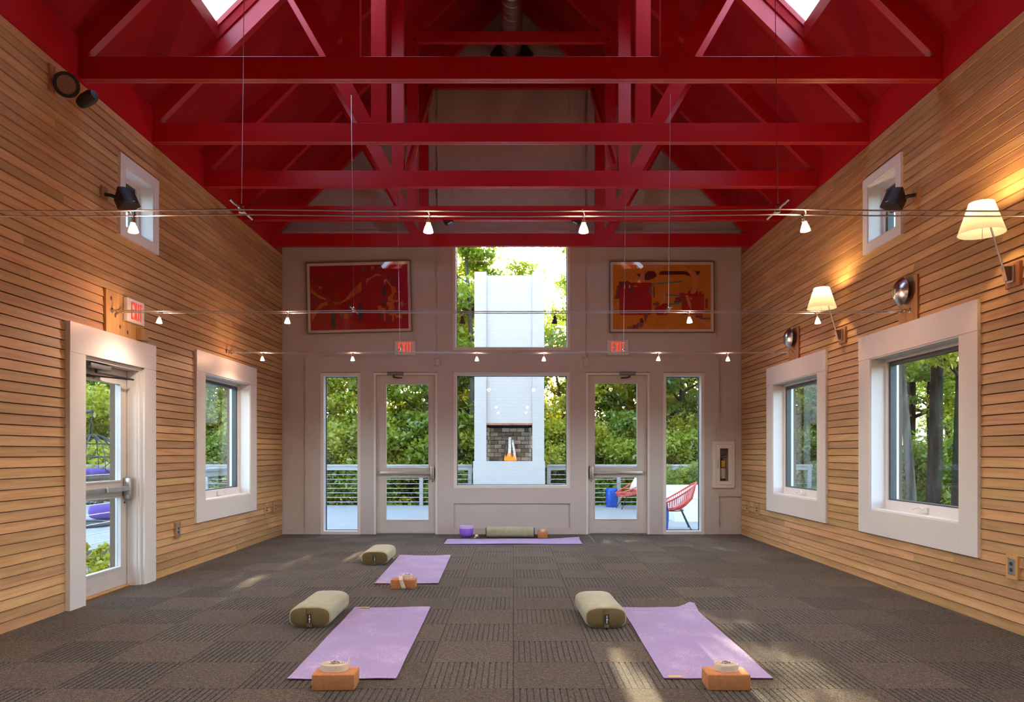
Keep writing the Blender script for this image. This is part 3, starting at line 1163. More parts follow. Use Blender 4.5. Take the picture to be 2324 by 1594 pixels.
# ------------------------------------------------------------------ doors
def glazed_door(name, label, tf, op, hinge_right, dl, bar_full=True, glass=None, closer_sgn=1, side='back'):
    """op opening; dl = depth of leaf face behind the wall plane (negative)"""
    u0, u1, z0, z1 = op
    w = thing(name, label, 'door', tf((u0 + u1) / 2, 0, 0), kind='structure')
    jw = 0.032
    fp = 0.036 if side == 'back' else 0.024
    mb = MB(tf)
    mb.box(u0, u0 + jw, dl - 0.08, fp, 0, z1)
    mb.box(u1 - jw, u1, dl - 0.08, fp, 0, z1)
    mb.box(u0 + jw, u1 - jw, dl - 0.08, fp, z1 - jw, z1)
    # stops in front of the leaf
    mb.build('frame', M_WHITE, w)
    mb = MB(tf)
    mb.box(u0 + jw, u1 - jw, dl - 0.06, dl + 0.03, 0.0, 0.012)
    mb.build('threshold', M_ALU if side == 'back' else M_PINE, w)
    a0, a1 = u0 + jw + 0.004, u1 - jw - 0.004
    zt = z1 - jw - 0.004
    zb = 0.016
    g0, g1, ul, uh, ll, lh = glass
    leaf = MB(tf)
    wall_cells(leaf, a0, a1, zb, zt, [(g0, g1, ll, lh), (g0, g1, ul, uh)], dl - 0.045, dl)
    lf = leaf.build('leaf', M_DOOR, w)
    for zl, zh in ((ll, lh), (ul, uh)):
        mb = MB(tf)
        s = 0.014
        mb.box(g0 - s, g0, dl, dl + 0.008, zl - s, zh + s)
        mb.box(g1, g1 + s, dl, dl + 0.008, zl - s, zh + s)
        mb.box(g0, g1, dl, dl + 0.008, zl - s, zl)
        mb.box(g0, g1, dl, dl + 0.008, zh, zh + s)
        mb.build('glazing_bead', M_DOOR, lf)
        MB(tf).box(g0, g1, dl - 0.026, dl - 0.020, zl, zh).build('pane', M_GLASS, lf)
    # exit bar
    bzc = (lh + ul) / 2
    sgn = -1 if hinge_right else 1            # latch side in +u or -u
    lu = a1 - 0.05 if sgn > 0 else a0 + 0.05
    far = a0 + 0.05 if sgn > 0 else a1 - 0.06
    pb = MB(tf)
    pb.box(min(lu, far), max(lu, far), dl + 0.012, dl + 0.048, bzc - 0.026, bzc + 0.024)
    p = pb.build('exit_bar', M_STEEL, w, bevel=0.006)
    half = (lu + far) / 2
    pb = MB(tf)
    pb.box(min(lu, half), max(lu, half), dl + 0.046, dl + 0.066, bzc - 0.022, bzc + 0.024)
    pb.build('push_pad', M_ALU, p, bevel=0.005)
    pb = MB(tf)
    pb.box(lu - 0.032, lu + 0.036, dl, dl + 0.072, bzc - 0.10, bzc + 0.105)
    pb.build('latch_case', M_STEEL, p, bevel=0.014)
    pb = MB(tf)
    pb.box(far - 0.012, far + 0.012, dl, dl + 0.052, bzc - 0.028, bzc + 0.026)
    pb.build('end_cap', M_STEEL, p, bevel=0.004)
    pb = MB(tf)
    pb.lathe([(0.009, dl), (0.009, dl + 0.006), (0.001, dl + 0.006)], 12, (lu, 0, bzc - 0.135), 'y')
    pb.build('key_cylinder', M_CHAR, p)
    return w, lf


# back doors
gl = (bx(875.4), bx(971.7), bz(1062), bz(872.2), bz(1180.8), bz(1085.3))
dA, lfA = glazed_door('door_1', 'white glazed exit door left of the central windows', tfB, DR_L, False, -0.028, glass=gl)
gl = (bx(1350.9), bx(1446.8), bz(1061), bz(870.2), bz(1178.8), bz(1084.7))
dB, lfB = glazed_door('door_2', 'white glazed exit door right of the central windows', tfB, DR_R, True, -0.028, glass=gl)
for lf, px, s in ((lfA, 898, 1), (lfB, 1424, -1)):
    u = bx(px)
    z = bz(848.5)
    c = MB(tfB).box(u - 0.125, u + 0.125, -0.02, 0.06, z - 0.026, z + 0.026).build('door_closer', M_CLOSER, lf, bevel=0.006)
    mb = MB(tfB)
    mb.tube([(u - s * 0.03, 0.03, z - 0.03), (u - s * 0.03, 0.03, z - 0.06)], 0.014, 8)
    mb.tube([(u - s * 0.03, 0.03, z - 0.055), (u + s * 0.07, 0.10, z - 0.075), (u + s * 0.11, 0.12, z - 0.075)], 0.011, 8)
    mb.build('closer_arm', M_CHAR, c)

# left wall door
gl = (6.24, 6.955, 1.02, 1.925, 0.20, 0.855)
dC, lfC = glazed_door('door_3', 'white glazed exit door with wide casing in the left wall', tfL, DOOR_L, False, -0.095, glass=gl, side='left')
u0, u1, z0, z1 = DOOR_L
box_obj('casing_head', M_WHITE, dC, u0 - 0.22, u1 + 0.225, 0.0, 0.060, z1, 2.345, tf=tfL)
box_obj('casing_side', M_WHITE, dC, u0 - 0.22, u0, 0.0, 0.058, 0, z1 - 0.0015, tf=tfL)
box_obj('casing_side', M_WHITE, dC, u1, u1 + 0.225, 0.0, 0.058, 0, z1 - 0.0015, tf=tfL)
box_obj('door_stop', M_WHITE, dC, u1 - 0.045, u1 - 0.032, -0.09, 0.0, 0, z1 - 0.03, tf=tfL)
c = MB(tfL).box(6.30, 6.62, -0.06, 0.01, 2.012, 2.058).build('door_closer', M_CLOSER, lfC, bevel=0.006)
mb = MB(tfL)
mb.tube([(6.44, -0.02, 2.01), (6.44, -0.02, 1.98)], 0.018, 8)
mb.tube([(6.44, -0.02, 1.985), (7.00, 0.01, 1.975)], 0.009, 6)
mb.tube([(7.00, 0.01, 1.975), (6.40, -0.075, 1.955)], 0.007, 6)
mb.tube([(6.42, -0.075, 1.955), (6.34, -0.085, 1.955)], 0.014, 6)
mb.build('closer_arm', M_CHAR, c)


# ------------------------------------------------------------------ exit signs
def exit_letters(mb, u0, u1, z0, z1, d0, d1, flip=False):
    """EXIT in blocky capitals between u0..u1"""
    W = u1 - u0
    sw = 0.125 * (z1 - z0)

    def U(a):
        return u0 + W * a

    H = z1 - z0
    # E
    mb.box(U(0.0), U(0.0) + sw, d0, d1, z0, z1)
    for k in (0, 0.5, 1):
        zc = z0 + H * k
        za = min(max(zc - sw / 2, z0), z1 - sw)
        mb.box(U(0.0) + sw, U(0.225), d0, d1, za, za + sw)
    # X
    a, b = U(0.275), U(0.575)
    mb.add([(a, d0, z1), (a + sw * 1.1, d0, z1), (b, d0, z0), (b - sw * 1.1, d0, z0), (a, d1, z1), (a + sw * 1.1, d1, z1), (b, d1, z0), (b - sw * 1.1, d1, z0)],
           [(0, 1, 2, 3), (7, 6, 5, 4), (0, 4, 5, 1), (1, 5, 6, 2), (2, 6, 7, 3), (3, 7, 4, 0)])
    mb.add([(a, d0, z0), (a + sw * 1.1, d0, z0), (b, d0, z1), (b - sw * 1.1, d0, z1), (a, d1 + .0004, z0), (a + sw * 1.1, d1 + .0004, z0), (b, d1 + .0004, z1), (b - sw * 1.1, d1 + .0004, z1)],
           [(0, 1, 2, 3), (7, 6, 5, 4), (0, 4, 5, 1), (1, 5, 6, 2), (2, 6, 7, 3), (3, 7, 4, 0)])
    # I
    mb.box(U(0.635), U(0.635) + sw * 1.05, d0, d1, z0, z1)
    # T
    t0, t1 = U(0.785), U(1.0)
    mb.box(t0, t1, d0, d1, z1 - sw, z1)
    tc = (t0 + t1) / 2
    mb.box(tc - sw / 2, tc + sw / 2, d0, d1, z0, z1 - sw)


def exit_sign(label, tf, u0, u1, z0, z1, dbase, th, reverse=False):
    s = thing('exit_sign', label, 'exit sign', tf((u0 + u1) / 2, dbase, z0), group='exit signs')
    h = MB(tf).box(u0, u1, dbase, dbase + th, z0, z1).build('housing', M_EXITBODY, s, bevel=0.006)
    f = MB(tf)
    f.box(u0 + 0.012, u1 - 0.012, dbase + th, dbase + th + 0.002, z0 + 0.012, z1 - 0.012)
    f.build('face_plate', M_EXITBODY, s)
    mb = MB(tf)
    mx = (u1 - u0) * 0.185
    mz = (z1 - z0) * 0.13
    exit_letters(mb, u0 + mx, u1 - mx, z0 + mz, z1 - mz, dbase + th + 0.0015, dbase + th + 0.004)
    l = mb.build('letters', M_EXITRED, s)
    l['label'] = 'glowing red capital letters EXIT'
    return s


exit_sign('exit sign on the gable wall over the left glazed door', tfB, bx(896), bx(943), bz(806), bz(774), 0.0, 0.045)
exit_sign('exit sign on the gable wall over the right glazed door', tfB, bx(1378), bx(1426), bz(806.3), bz(772.8), 0.0, 0.045)
exit_sign('exit sign on pine boards above the left wall door', tfL, 6.745, 7.055, 2.493, 2.713, 0.047, 0.042)

# pine boards behind it and a little wooden box
pb = thing('backing_board', 'knotty pine backing board behind the left wall exit sign', 'board', tfL(6.8, 0, 2.345))
box_obj('plank', M_PINE, pb, 6.47, 6.735, 0, 0.044, 2.347, 2.728, tf=tfL)
box_obj('plank', M_PINE, pb, 6.737, 7.12, 0, 0.044, 2.347, 2.728, tf=tfL)
for u, z in ((6.55, 2.66), (6.62, 2.52), (6.83, 2.40), (6.70, 2.43)):
    MB(tfL).poly([(u + 0.016 * math.cos(a * PI / 5), z + 0.020 * math.sin(a * PI / 5)) for a in range(10)], 0.0441, 0.0446, 'y').build('knot', principled('pine_knot', (0.16, 0.07, 0.025), 0.7), pb)
o = MB(tfL).box(6.985, 7.115, 0.0445, 0.10, 2.355, 2.47).build('junction_box', M_PINE, None, bevel=0.004)
tag(o, 'small wooden box beside the left wall exit sign', 'box')

# two small wall boxes above the back doors
o = MB(tfB).box(bx(988), bx(998.5), 0.0285, 0.068, bz(831), bz(815)).build('wall_sensor', M_WALL, None, bevel=0.005)
tag(o, 'small white sensor box right of the left door closer', 'sensor')
o = MB(tfB).box(bx(1323), bx(1335.5), 0.0285, 0.052, bz(832), bz(812.5)).build('wall_sensor', M_WALL, None, bevel=0.004)
tag(o, 'flat white box above the left corner of the right glazed door', 'sensor')

# ------------------------------------------------------------------ paintings
ART = {
    'deepred': (0.36, 0.004, 0.008), 'crimson': (0.42, 0.004, 0.035), 'orange': (0.58, 0.16, 0.03), 'rust': (0.42, 0.045, 0.01),
    'slate': (0.05, 0.075, 0.095), 'plum': (0.20, 0.03, 0.045), 'mauve': (0.26, 0.09, 0.10), 'sage': (0.12, 0.12, 0.07), 'rose': (0.40, 0.05, 0.06),
    'gold': (0.62, 0.215, 0.010), 'potred': (0.40, 0.004, 0.012), 'maroon': (0.10, 0.002, 0.012), 'salmon': (0.66, 0.24, 0.10), 'teal': (0.05, 0.24, 0.20),
    'cream': (0.60, 0.45, 0.30), 'brown': (0.25, 0.06, 0.03)}
ART_M = {k: principled('paint_' + k, c, 0.6, vary=0.10, scale=6, stretch=(3, 1, 0.6)) for k, c in ART.items()}
ART_N = list(ART)


class Art:
    def __init__(self, x0, y0, sx, sy, skew, w, h, bg):
        self.mb = MB()
        self.p = (x0, y0, sx, sy, skew, w, h)
        self.k = 0
        self.mb.cur = ART_N.index(bg)
        self.mb.add([(-w / 2, 0, -h / 2), (w / 2, 0, -h / 2), (w / 2, 0, h / 2), (-w / 2, 0, h / 2)], [(0, 1, 2, 3)])

    def P(self, x, y):
        x0, y0, sx, sy, skew, w, h = self.p
        a = (x - x0) / sx
        b = (y + (x - x0) * skew - y0) / sy
        return ((min(max(a, 0), 1) - 0.5) * w, (0.5 - min(max(b, 0), 1)) * h)

    def poly(self, col, pts):
        self.k += 1
        d = -0.00012 * self.k
        v = []
        for x, y in pts:
            a, b = self.P(x, y)
            v.append((a, d, b))
        self.mb.cur = ART_N.index(col)
        # fan-safe: let blender triangulate the ngon
        self.mb.add(v, [tuple(range(len(v)))])

    def rect(self, col, x0, y0, x1, y1):
        self.poly(col, [(x0, y0), (x1, y0), (x1, y1), (x0, y1)])

    def line(self, col, pts, w):
        self.k += 1
        d = -0.00012 * self.k
        self.mb.cur = ART_N.index(col)
        n = len(pts)
        v = []
        for i, (x, y) in enumerate(pts):
            xa, ya = pts[max(i - 1, 0)]
            xb, yb = pts[min(i + 1, n - 1)]
            L = math.hypot(xb - xa, yb - ya) or 1
            nx, ny = -(yb - ya) / L, (xb - xa) / L
            for s in (-1, 1):
                a, b = self.P(x + nx * w / 2 * s, y + ny * w / 2 * s)
                v.append((a, d, b))
        self.mb.add(v, [(2 * i, 2 * i + 1, 2 * i + 3, 2 * i + 2) for i in range(n - 1)])


def tear(cx, yb, yt, rx, n=28, a0=0.35):
    out = []
    for i in range(n + 1):
        th = a0 + (2 * PI - 2 * a0) * i / n
        out.append((cx + rx * math.sin(th) * math.sin(th / 2) ** 0.6 * 1.12 * -1, yb - (yb - yt) * (1 - math.cos(th)) / 2))
    return out


def framed(name_label, px, py, w, h, art, rot, lean):
    t = thing('framed_painting', name_label, 'painting', (bx(px), YB - 0.03, bz(py) - h / 2), group='framed abstract paintings')
    c = Vector((0, 0, h / 2))
    fw = 0.012
    R = Matrix.Translation(c) @ Matrix.Rotation(lean, 4, 'X') @ Matrix.Rotation(-rot, 4, 'Y')

    def fin(mb, name, mats):
        mb.v = [tuple(Vector(R @ Vector(p)) + Vector(t.location)) for p in mb.v]
        return mb.build(name, mats, t, recalc=False)
    mb = MB()
    mb.box(-w / 2, w / 2, -0.022, 0.012, h / 2 - fw, h / 2)
    mb.box(-w / 2, w / 2, -0.022, 0.012, -h / 2, -h / 2 + fw)
    mb.box(-w / 2, -w / 2 + fw, -0.022, 0.012, -h / 2 + fw, h / 2 - fw)
    mb.box(w / 2 - fw, w / 2, -0.022, 0.012, -h / 2 + fw, h / 2 - fw)
    fin(mb, 'frame', M_PICFRAME)
    fin(MB().box(-w / 2 + fw, w / 2 - fw, 0.0, 0.010, -h / 2 + fw, h / 2 - fw), 'mount', M_PAPER)
    art.mb.v = [(x, y - 0.0015, z) for x, y, z in art.mb.v]
    fin(art.mb, 'artwork', [ART_M[k] for k in ART_N])
    fin(MB().box(-w / 2 + fw, w / 2 - fw, -0.016, -0.013, -h / 2 + fw, h / 2 - fw), 'glazing', M_PICGLASS)
    return t


W1, H1 = 1.64, 1.12
A = Art(165, 180, 1820, 1195, 0.0195, W1 - 0.11, H1 - 0.11, 'deepred')
A.poly('crimson', [(1760, 150), (1990, 140), (1990, 1360), (1760, 1370), (1700, 900), (1800, 500)])
A.rect('crimson', 745, 1150, 910, 1375)
A.rect('rose', 790, 1160, 860, 1375)
for b in ((1490, 810, 1600, 850), (1460, 845, 1545, 880), (1500, 880, 1580, 960), (1420, 1060, 1530, 1160), (1880, 1090, 1960, 1170), (1640, 1150, 1670, 1240),
          (1230, 185, 1300, 260), (1380, 175, 1450, 245), (1620, 345, 1690, 400), (1680, 400, 1730, 530), (1560, 1150, 1640, 1210), (195, 690, 270, 770), (215, 790, 300, 860)):
    A.rect('plum', *b)
for b in ((1800, 860, 1840, 1000), (1730, 730, 1780, 800), (1900, 870, 1975, 900), (1450, 190, 1530, 225), (1140, 205, 1200, 240), (640, 1180, 660, 1200)):
    A.rect('mauve', *b)
for b in ((320, 420, 385, 495), (265, 540, 400, 556), (1130, 240, 1195, 275), (175, 850, 195, 920)):
    A.rect('sage', *b)
A.poly('sage', [(905, 830), (925, 850), (945, 950), (880, 950), (890, 880)])
A.poly('sage', [(570, 740), (660, 800), (650, 850), (600, 830)])
A.poly('mauve', [(680, 1040), (945, 1040), (930, 1110), (870, 1160), (790, 1160), (710, 1100)])
A.rect('orange', 790, 1060, 865, 1155)
A.rect('orange', 330, 555, 390, 600)
A.rect('orange', 1310, 185, 1370, 245)
A.poly('orange', [(178, 595), (330, 720), (480, 790), (470, 815), (320, 770), (180, 665)])
A.poly('orange', [(180, 1080), (260, 1000), (350, 880), (450, 845), (482, 850), (482, 905), (400, 930), (320, 985), (200, 1205)])
A.poly('orange', [(580, 830), (700, 860), (820, 790), (930, 650), (1060, 520), (1130, 455), (1130, 640), (1000, 720), (850, 820), (720, 880), (620, 902)])
A.poly('orange', [(1215, 420), (1290, 390), (1400, 325), (1490, 340), (1480, 366), (1390, 366), (1290, 420), (1215, 505)])
A.poly('orange', [(1535, 370), (1600, 430), (1690, 560), (1750, 570), (1770, 660), (1730, 710), (1700, 790), (1700, 840), (1610, 830), (1610, 760), (1660, 710), (1690, 690), (1670, 580)])
for b in ((1420, 915, 1495, 1000), (1490, 960, 1560, 1060), (1590, 850, 1700, 920), (1620, 925, 1730, 1010), (1700, 815, 1800, 850), (1850, 840, 1890, 930),
          (1790, 920, 1820, 1010), (1530, 1070, 1560, 1200), (1630, 1060, 1750, 1095), (1680, 1095, 1715, 1215), (1750, 1085, 1870, 1140), (1860, 1020, 1970, 1080),
          (1830, 1040, 1860, 1160), (1660, 800, 1720, 930)):
    A.rect('orange', *b)
for rx in (195, 160, 125, 88, 50, 22):
    A.line('rust', tear(605, 1010, 280 + (195 - rx) * 0.55, rx), 6)
for rx in (118, 88, 58, 26):
    A.line('rust', tear(1100, 890, 275 + (118 - rx) * 0.55, rx), 6)
for rx in (48, 28, 10):
    A.line('rust', tear(1545, 540, 330, rx), 6)
for b in ((555, 1045, 632, 1335), (1062, 880, 1132, 1185), (1520, 540, 1570, 745)):
    A.poly('slate', [(b[0] + 8, b[1]), (b[2] - 8, b[1]), (b[2], b[1] + 10), (b[2], b[3] - 12), (b[2] - 12, b[3]), (b[0] + 12, b[3]), (b[0], b[3] - 12), (b[0], b[1] + 10)])
framed('abstract red painting with whisks and an orange ribbon', 815.3, 675.5, W1, H1, A, math.radians(1.35), math.radians(-0.75))

B = Art(152, 160, 1908, 1268, 0.0, W1 - 0.11, H1 - 0.11, 'gold')


def rpot(x0, y0, x1, y1, r=50):
    return [(x0, y0), (x1, y0), (x1, y1 - r), (x1 - r * 0.3, y1 - r * 0.3), (x1 - r, y1), (x0 + r, y1), (x0 + r * 0.3, y1 - r * 0.3), (x0, y1 - r)]


for b in ((265, 490, 490, 640), (230, 570, 300, 660), (210, 655, 285, 780), (185, 760, 280, 830), (930, 905, 1060, 960), (985, 880, 1040, 1000)):
    B.rect('brown', *b)
B.poly('potred', rpot(280, 510, 905, 1150))
B.poly('potred', [(970, 1010), (1080, 960), (1130, 920), (1215, 920), (1215, 1100), (1200, 1150), (1010, 1150), (970, 1100)])
B.poly('potred', rpot(1500, 730, 1930, 1142))
for b in ((1450, 710, 1560, 900), (1610, 680, 1670, 735), (1760, 680, 1810, 735), (1830, 690, 1890, 735)):
    B.rect('potred', *b)
for b in ((280, 500, 330, 640), (345, 480, 365, 650), (410, 470, 440, 640), (470, 545, 550, 720), (480, 700, 495, 860), (1950, 820, 2000, 1020), (940, 580, 968, 800),
          (1760, 1150, 1900, 1210), (1860, 1200, 2050, 1235), (1930, 1060, 2050, 1090), (1340, 870, 1440, 905), (1365, 800, 1455, 870)):
    B.rect('plum', *b)
for b in ((370, 550, 390, 625), (465, 560, 490, 620)):
    B.rect('cream', *b)
B.rect('orange', 555, 560, 620, 600)
B.rect('orange', 1640, 800, 1695, 850)
B.poly('maroon', [(610, 340), (700, 340), (670, 408)])
B.poly('maroon', [(770, 460), (765, 400), (775, 340), (840, 285), (930, 280), (980, 310), (1005, 380), (940, 430), (850, 467)])
B.poly('maroon', [(1045, 357), (1070, 305), (1110, 285), (1560, 285), (1620, 310), (1672, 388), (1540, 352), (1200, 357)])
B.poly('maroon', [(1710, 285), (1850, 285), (1838, 335), (1800, 368)])
B.poly('salmon', [(680, 165), (1180, 165), (1060, 270), (1030, 340), (1000, 340), (960, 270), (760, 220)])
B.poly('salmon', [(1450, 175), (1545, 175), (1650, 270), (1760, 300), (1815, 400), (1800, 520), (1770, 700), (1650, 730), (1700, 630), (1725, 500), (1680, 360), (1600, 270)])
B.poly('salmon', [(700, 340), (772, 340), (765, 510), (630, 502)])
B.poly('salmon', [(1005, 400), (1030, 400), (1055, 500), (990, 530)])
B.poly('salmon', [(1040, 700), (1170, 740), (1180, 900), (1120, 910), (1130, 790), (1040, 745)])
B.poly('salmon', [(155, 990), (280, 870), (270, 930), (160, 1060)])
B.poly('salmon', [(1560, 760), (1610, 760), (1680, 950), (1680, 1060), (1620, 960)])
B.poly('salmon', [(1720, 1190), (2050, 1310), (2050, 1380), (1850, 1300)])
B.line('teal', [(1010, 535), (1508, 490)], 26)
B.line('teal', [(975, 535), (920, 550), (880, 620), (860, 690), (915, 745)], 30)
B.line('teal', [(1170, 755), (1480, 775), (1500, 870), (1505, 930), (1490, 990)], 24)
B.line('teal', [(1200, 1025), (1240, 940), (1310, 935), (1450, 912)], 26)
for b in ((430, 1370, 540, 1425), (620, 1300, 740, 1390)):
    B.rect('mauve', *b)
B.rect('plum', 540, 1340, 640, 1420)
B.poly('maroon', [(670, 1240), (720, 1200), (760, 1300), (690, 1310)])
B.poly('brown', [(740, 1110), (850, 1110), (790, 1290), (775, 1290)])
B.poly('salmon', [(700, 1425), (780, 1310), (910, 1425)])
for x, y in ((330, 405), (385, 395), (370, 450), (535, 415), (475, 455), (1640, 605), (1615, 630), (1670, 635), (1645, 655), (1665, 535), (1850, 605), (1820, 620), (1795, 645), (1830, 665)):
    B.poly('brown', [(x, y - 12), (x + 9, y), (x, y + 12), (x - 9, y)])
framed('abstract orange painting with red pots and teal handles', 1501.8, 674.8, W1, H1, B, 0.0, math.radians(-0.75))

# ------------------------------------------------------------------ fire extinguisher cabinet
cb = thing('extinguisher_cabinet', 'white recessed wall cabinet beside the right sidelight', 'cabinet', ((CAB[0] + CAB[1]) / 2, YB, CAB[2]))
mb = MB(tfB)
u0, u1, z0, z1 = CAB
mb.box(u0, u1, -0.17, -0.165, z0, z1)
mb.box(u0, u0 + 0.004, -0.165, 0.0, z0, z1)
mb.box(u1 - 0.004, u1, -0.165, 0.0, z0, z1)
mb.box(u0, u1, -0.165, 0.0, z0, z0 + 0.004)
mb.box(u0, u1, -0.165, 0.0, z1 - 0.004, z1)
mb.build('tub', M_WALL, cb)
o0, o1, p0, p1 = bx(1615.4), bx(1665.8), bz(1107.3), bz(1003)
i0, i1, q0, q1 = bx(1623.7), bx(1661.3), bz(1100.5), bz(1009)
wall_cells(fm := MB(tfB), o0, o1, p0, p1, [(i0, i1, q0, q1)], 0.0285, 0.053)
fm.build('frame', M_WHITE, cb)
g0, g1, h0, h1 = bx(1633), bx(1651.8), bz(1092.2), bz(1018.2)
wall_cells(dm := MB(tfB), i0 + .003, i1 - .003, q0 + .003, q1 - .003, [(g0, g1, h0, h1)], 0.030, 0.048)
dr = dm.build('door', M_WHITE, cb)
MB(tfB).box(g0, g1, 0.036, 0.039, h0, h1).build('pane', M_GLASS, dr)
mb = MB(tfB)
mb.tube([(bx(1627.8), 0.048, bz(1046)), (bx(1627.8), 0.066, bz(1047)), (bx(1627.8), 0.066, bz(1062)), (bx(1627.8), 0.048, bz(1063))], 0.006, 6)
mb.build('handle', M_STEEL, dr)
exx, exy = bx(1643), YB + 0.085
ex = thing('fire_extinguisher', 'dark red fire extinguisher with yellow tag inside the wall cabinet', 'extinguisher', (exx, exy, z0 + 0.004))
zb = z0 + 0.004
MB().lathe([(0.001, zb), (0.055, zb), (0.058, zb + 0.01), (0.058, zb + 0.34), (0.045, zb + 0.39), (0.02, zb + 0.41), (0.02, zb + 0.44), (0.001, zb + 0.44)], 20, (exx, exy, 0)).build('cylinder', M_EXTRED, ex, smooth=True)
mb = MB()
mb.bar((exx - 0.05, exy - 0.02, zb + 0.46), (exx + 0.06, exy - 0.02, zb + 0.50), 0.02, 0.014)
mb.bar((exx - 0.05, exy - 0.02, zb + 0.44), (exx + 0.06, exy - 0.02, zb + 0.45), 0.02, 0.014)
mb.build('lever', M_CHAR, ex)
mb = MB().tube([(exx - 0.01, exy - 0.03, zb + 0.45), (exx - 0.05, exy - 0.07, zb + 0.42), (exx - 0.055, exy - 0.065, zb + 0.25), (exx - 0.05, exy - 0.06, zb + 0.1)], 0.010, 8)
mb.build('hose', M_BLACK, ex, smooth=True)
MB().box(exx - 0.03, exx + 0.028, exy - 0.068, exy - 0.064, zb + 0.30, zb + 0.40).build('tag', M_YELLOW, ex)
MB().lathe([(0.0585, zb + 0.12), (0.0585, zb + 0.28)], 20, (exx, exy, 0)).build('label', M_PAPER, ex, smooth=True)


# ------------------------------------------------------------------ cable light tracks
CABLES = [(3.87, 'nearest, crossing in front of the farthest trusses', True), (6.60, 'middle one, crossing over both paintings', True),
          (9.29, 'farthest, crossing over the exit doors', True), (1.15, 'overhead, before the view begins', False)]
CZ = 2.552
X_END_L, X_END_R = XL + 0.045, XR - 0.035
HX = (-1.435, 1.395)


def cable_z(x, sag=0.010):
    z = CZ
    if x < HX[0]:
        t = (x - X_END_L) / (HX[0] - X_END_L)
    elif x > HX[1]:
        t = (x - HX[1]) / (X_END_R - HX[1])
    else:
        t = (x - HX[0]) / (HX[1] - HX[0])
    return z - sag * 4 * t * (1 - t)


for cyy, lab, seen in CABLES:
    ct = thing('cable_light_track', 'pair of steel lighting cables, the ' + lab, 'lighting cable', (XC, cyy, CZ), group='cable light tracks')
    for dy in (-0.042, 0.042):
        n = 40
        mb = MB()
        mb.tube([(X_END_L + (X_END_R - X_END_L) * i / n, cyy + dy, cable_z(X_END_L + (X_END_R - X_END_L) * i / n)) for i in range(n + 1)], 0.0042, 6)
        mb.build('cable', M_WIRE, ct, smooth=True)
        for X, s in ((X_END_L, 1), (X_END_R, -1)):
            mb = MB()
            base = 0.0 if cyy == 6.60 else 0.0
            mb.lathe([(0.001, 0), (0.022, 0), (0.022, 0.008), (0.010, 0.012), (0.010, 0.05), (0.014, 0.052), (0.014, 0.06), (0.005, 0.064)], 12,
                     (0, 0, 0), 'x')
            mb.v = [(X + s * p[0], cyy + dy + p[1], CZ + p[2]) for p in mb.v]
            mb.tube([(X + s * 0.06, cyy + dy, CZ), (X + s * 0.22, cyy + dy, cable_z(X + s * 0.22))], 0.0065, 6)
            mb.build('anchor', M_CHROME, ct, smooth=True)
    for hx in HX:
        mb = MB()
        mb.tube([(hx, cyy - 0.16, CZ + 0.012), (hx, cyy + 0.16, CZ + 0.012)], 0.0055, 6)
        mb.lathe([(0.001, 0), (0.014, 0), (0.014, 0.035), (0.006, 0.045)], 10, (hx, cyy, CZ - 0.005))
        sp = mb.build('spreader', M_CHROME, ct)
        # hanger wire up to the web of the next truss
        ty = min([t for t in TRUSS_Y if t > cyy + 0.3], key=lambda t: t)
        off = {3.87: 1.755, 6.60: 1.60, 9.29: 1.53}.get(cyy, 1.6)
        s = -1 if hx < XC else 1
        top = Vector((XC + s * off, ty - 0.004, 4.588 + (off - 1.458) / 0.551 + 0.02)) if seen else Vector((hx, cyy, 5.2))
        mb = MB()
        mb.tube([(hx, cyy, CZ + 0.03), tuple(top)], 0.0022, 5)
        mb.build('hanger_wire', M_WIRE, ct)
        if seen:
            MB().lathe([(0.001, 0), (0.013, 0), (0.011, 0.012), (0.001, 0.016)], 10, (0, 0, 0), 'y').build('eye_bolt', M_CHROME, ct).location = top - Vector((XC, cyy, CZ)) - Vector((0, 0.008, 0))


def spot_proto(lit):
    t = thing('spot_lamp', '', 'spot lamp')
    mb = MB()
    mb.tube([(0.0, -0.042, 0.006), (0.008, -0.02, -0.012), (0, 0, -0.02), (-0.008, 0.02, -0.012), (0, 0.042, 0.006)], 0.004, 6)
    mb.lathe([(0.001, -0.018), (0.006, -0.018), (0.006, -0.036), (0.001, -0.036)], 8)
    mb.build('clip', M_CHROME, t, smooth=True)
    MB().lathe([(0.001, -0.034), (0.011, -0.034), (0.011, -0.046), (0.015, -0.046), (0.015, -0.052), (0.001, -0.052)], 12).build('socket', M_CHROME if lit else M_CHAR, t, smooth=True)
    b = MB().lathe([(0.011, -0.052), (0.013, -0.058), (0.019, -0.072), (0.024, -0.088), (0.0265, -0.098), (0.0265, -0.101)], 16)
    b.build('reflector', M_BULBDIM if lit else M_CHAR, t, smooth=True)
    MB().lathe([(0.0255, -0.1005), (0.015, -0.103), (0.001, -0.104)], 16).build('lens', M_BULB if lit else M_CHAR, t, smooth=True)
    return t


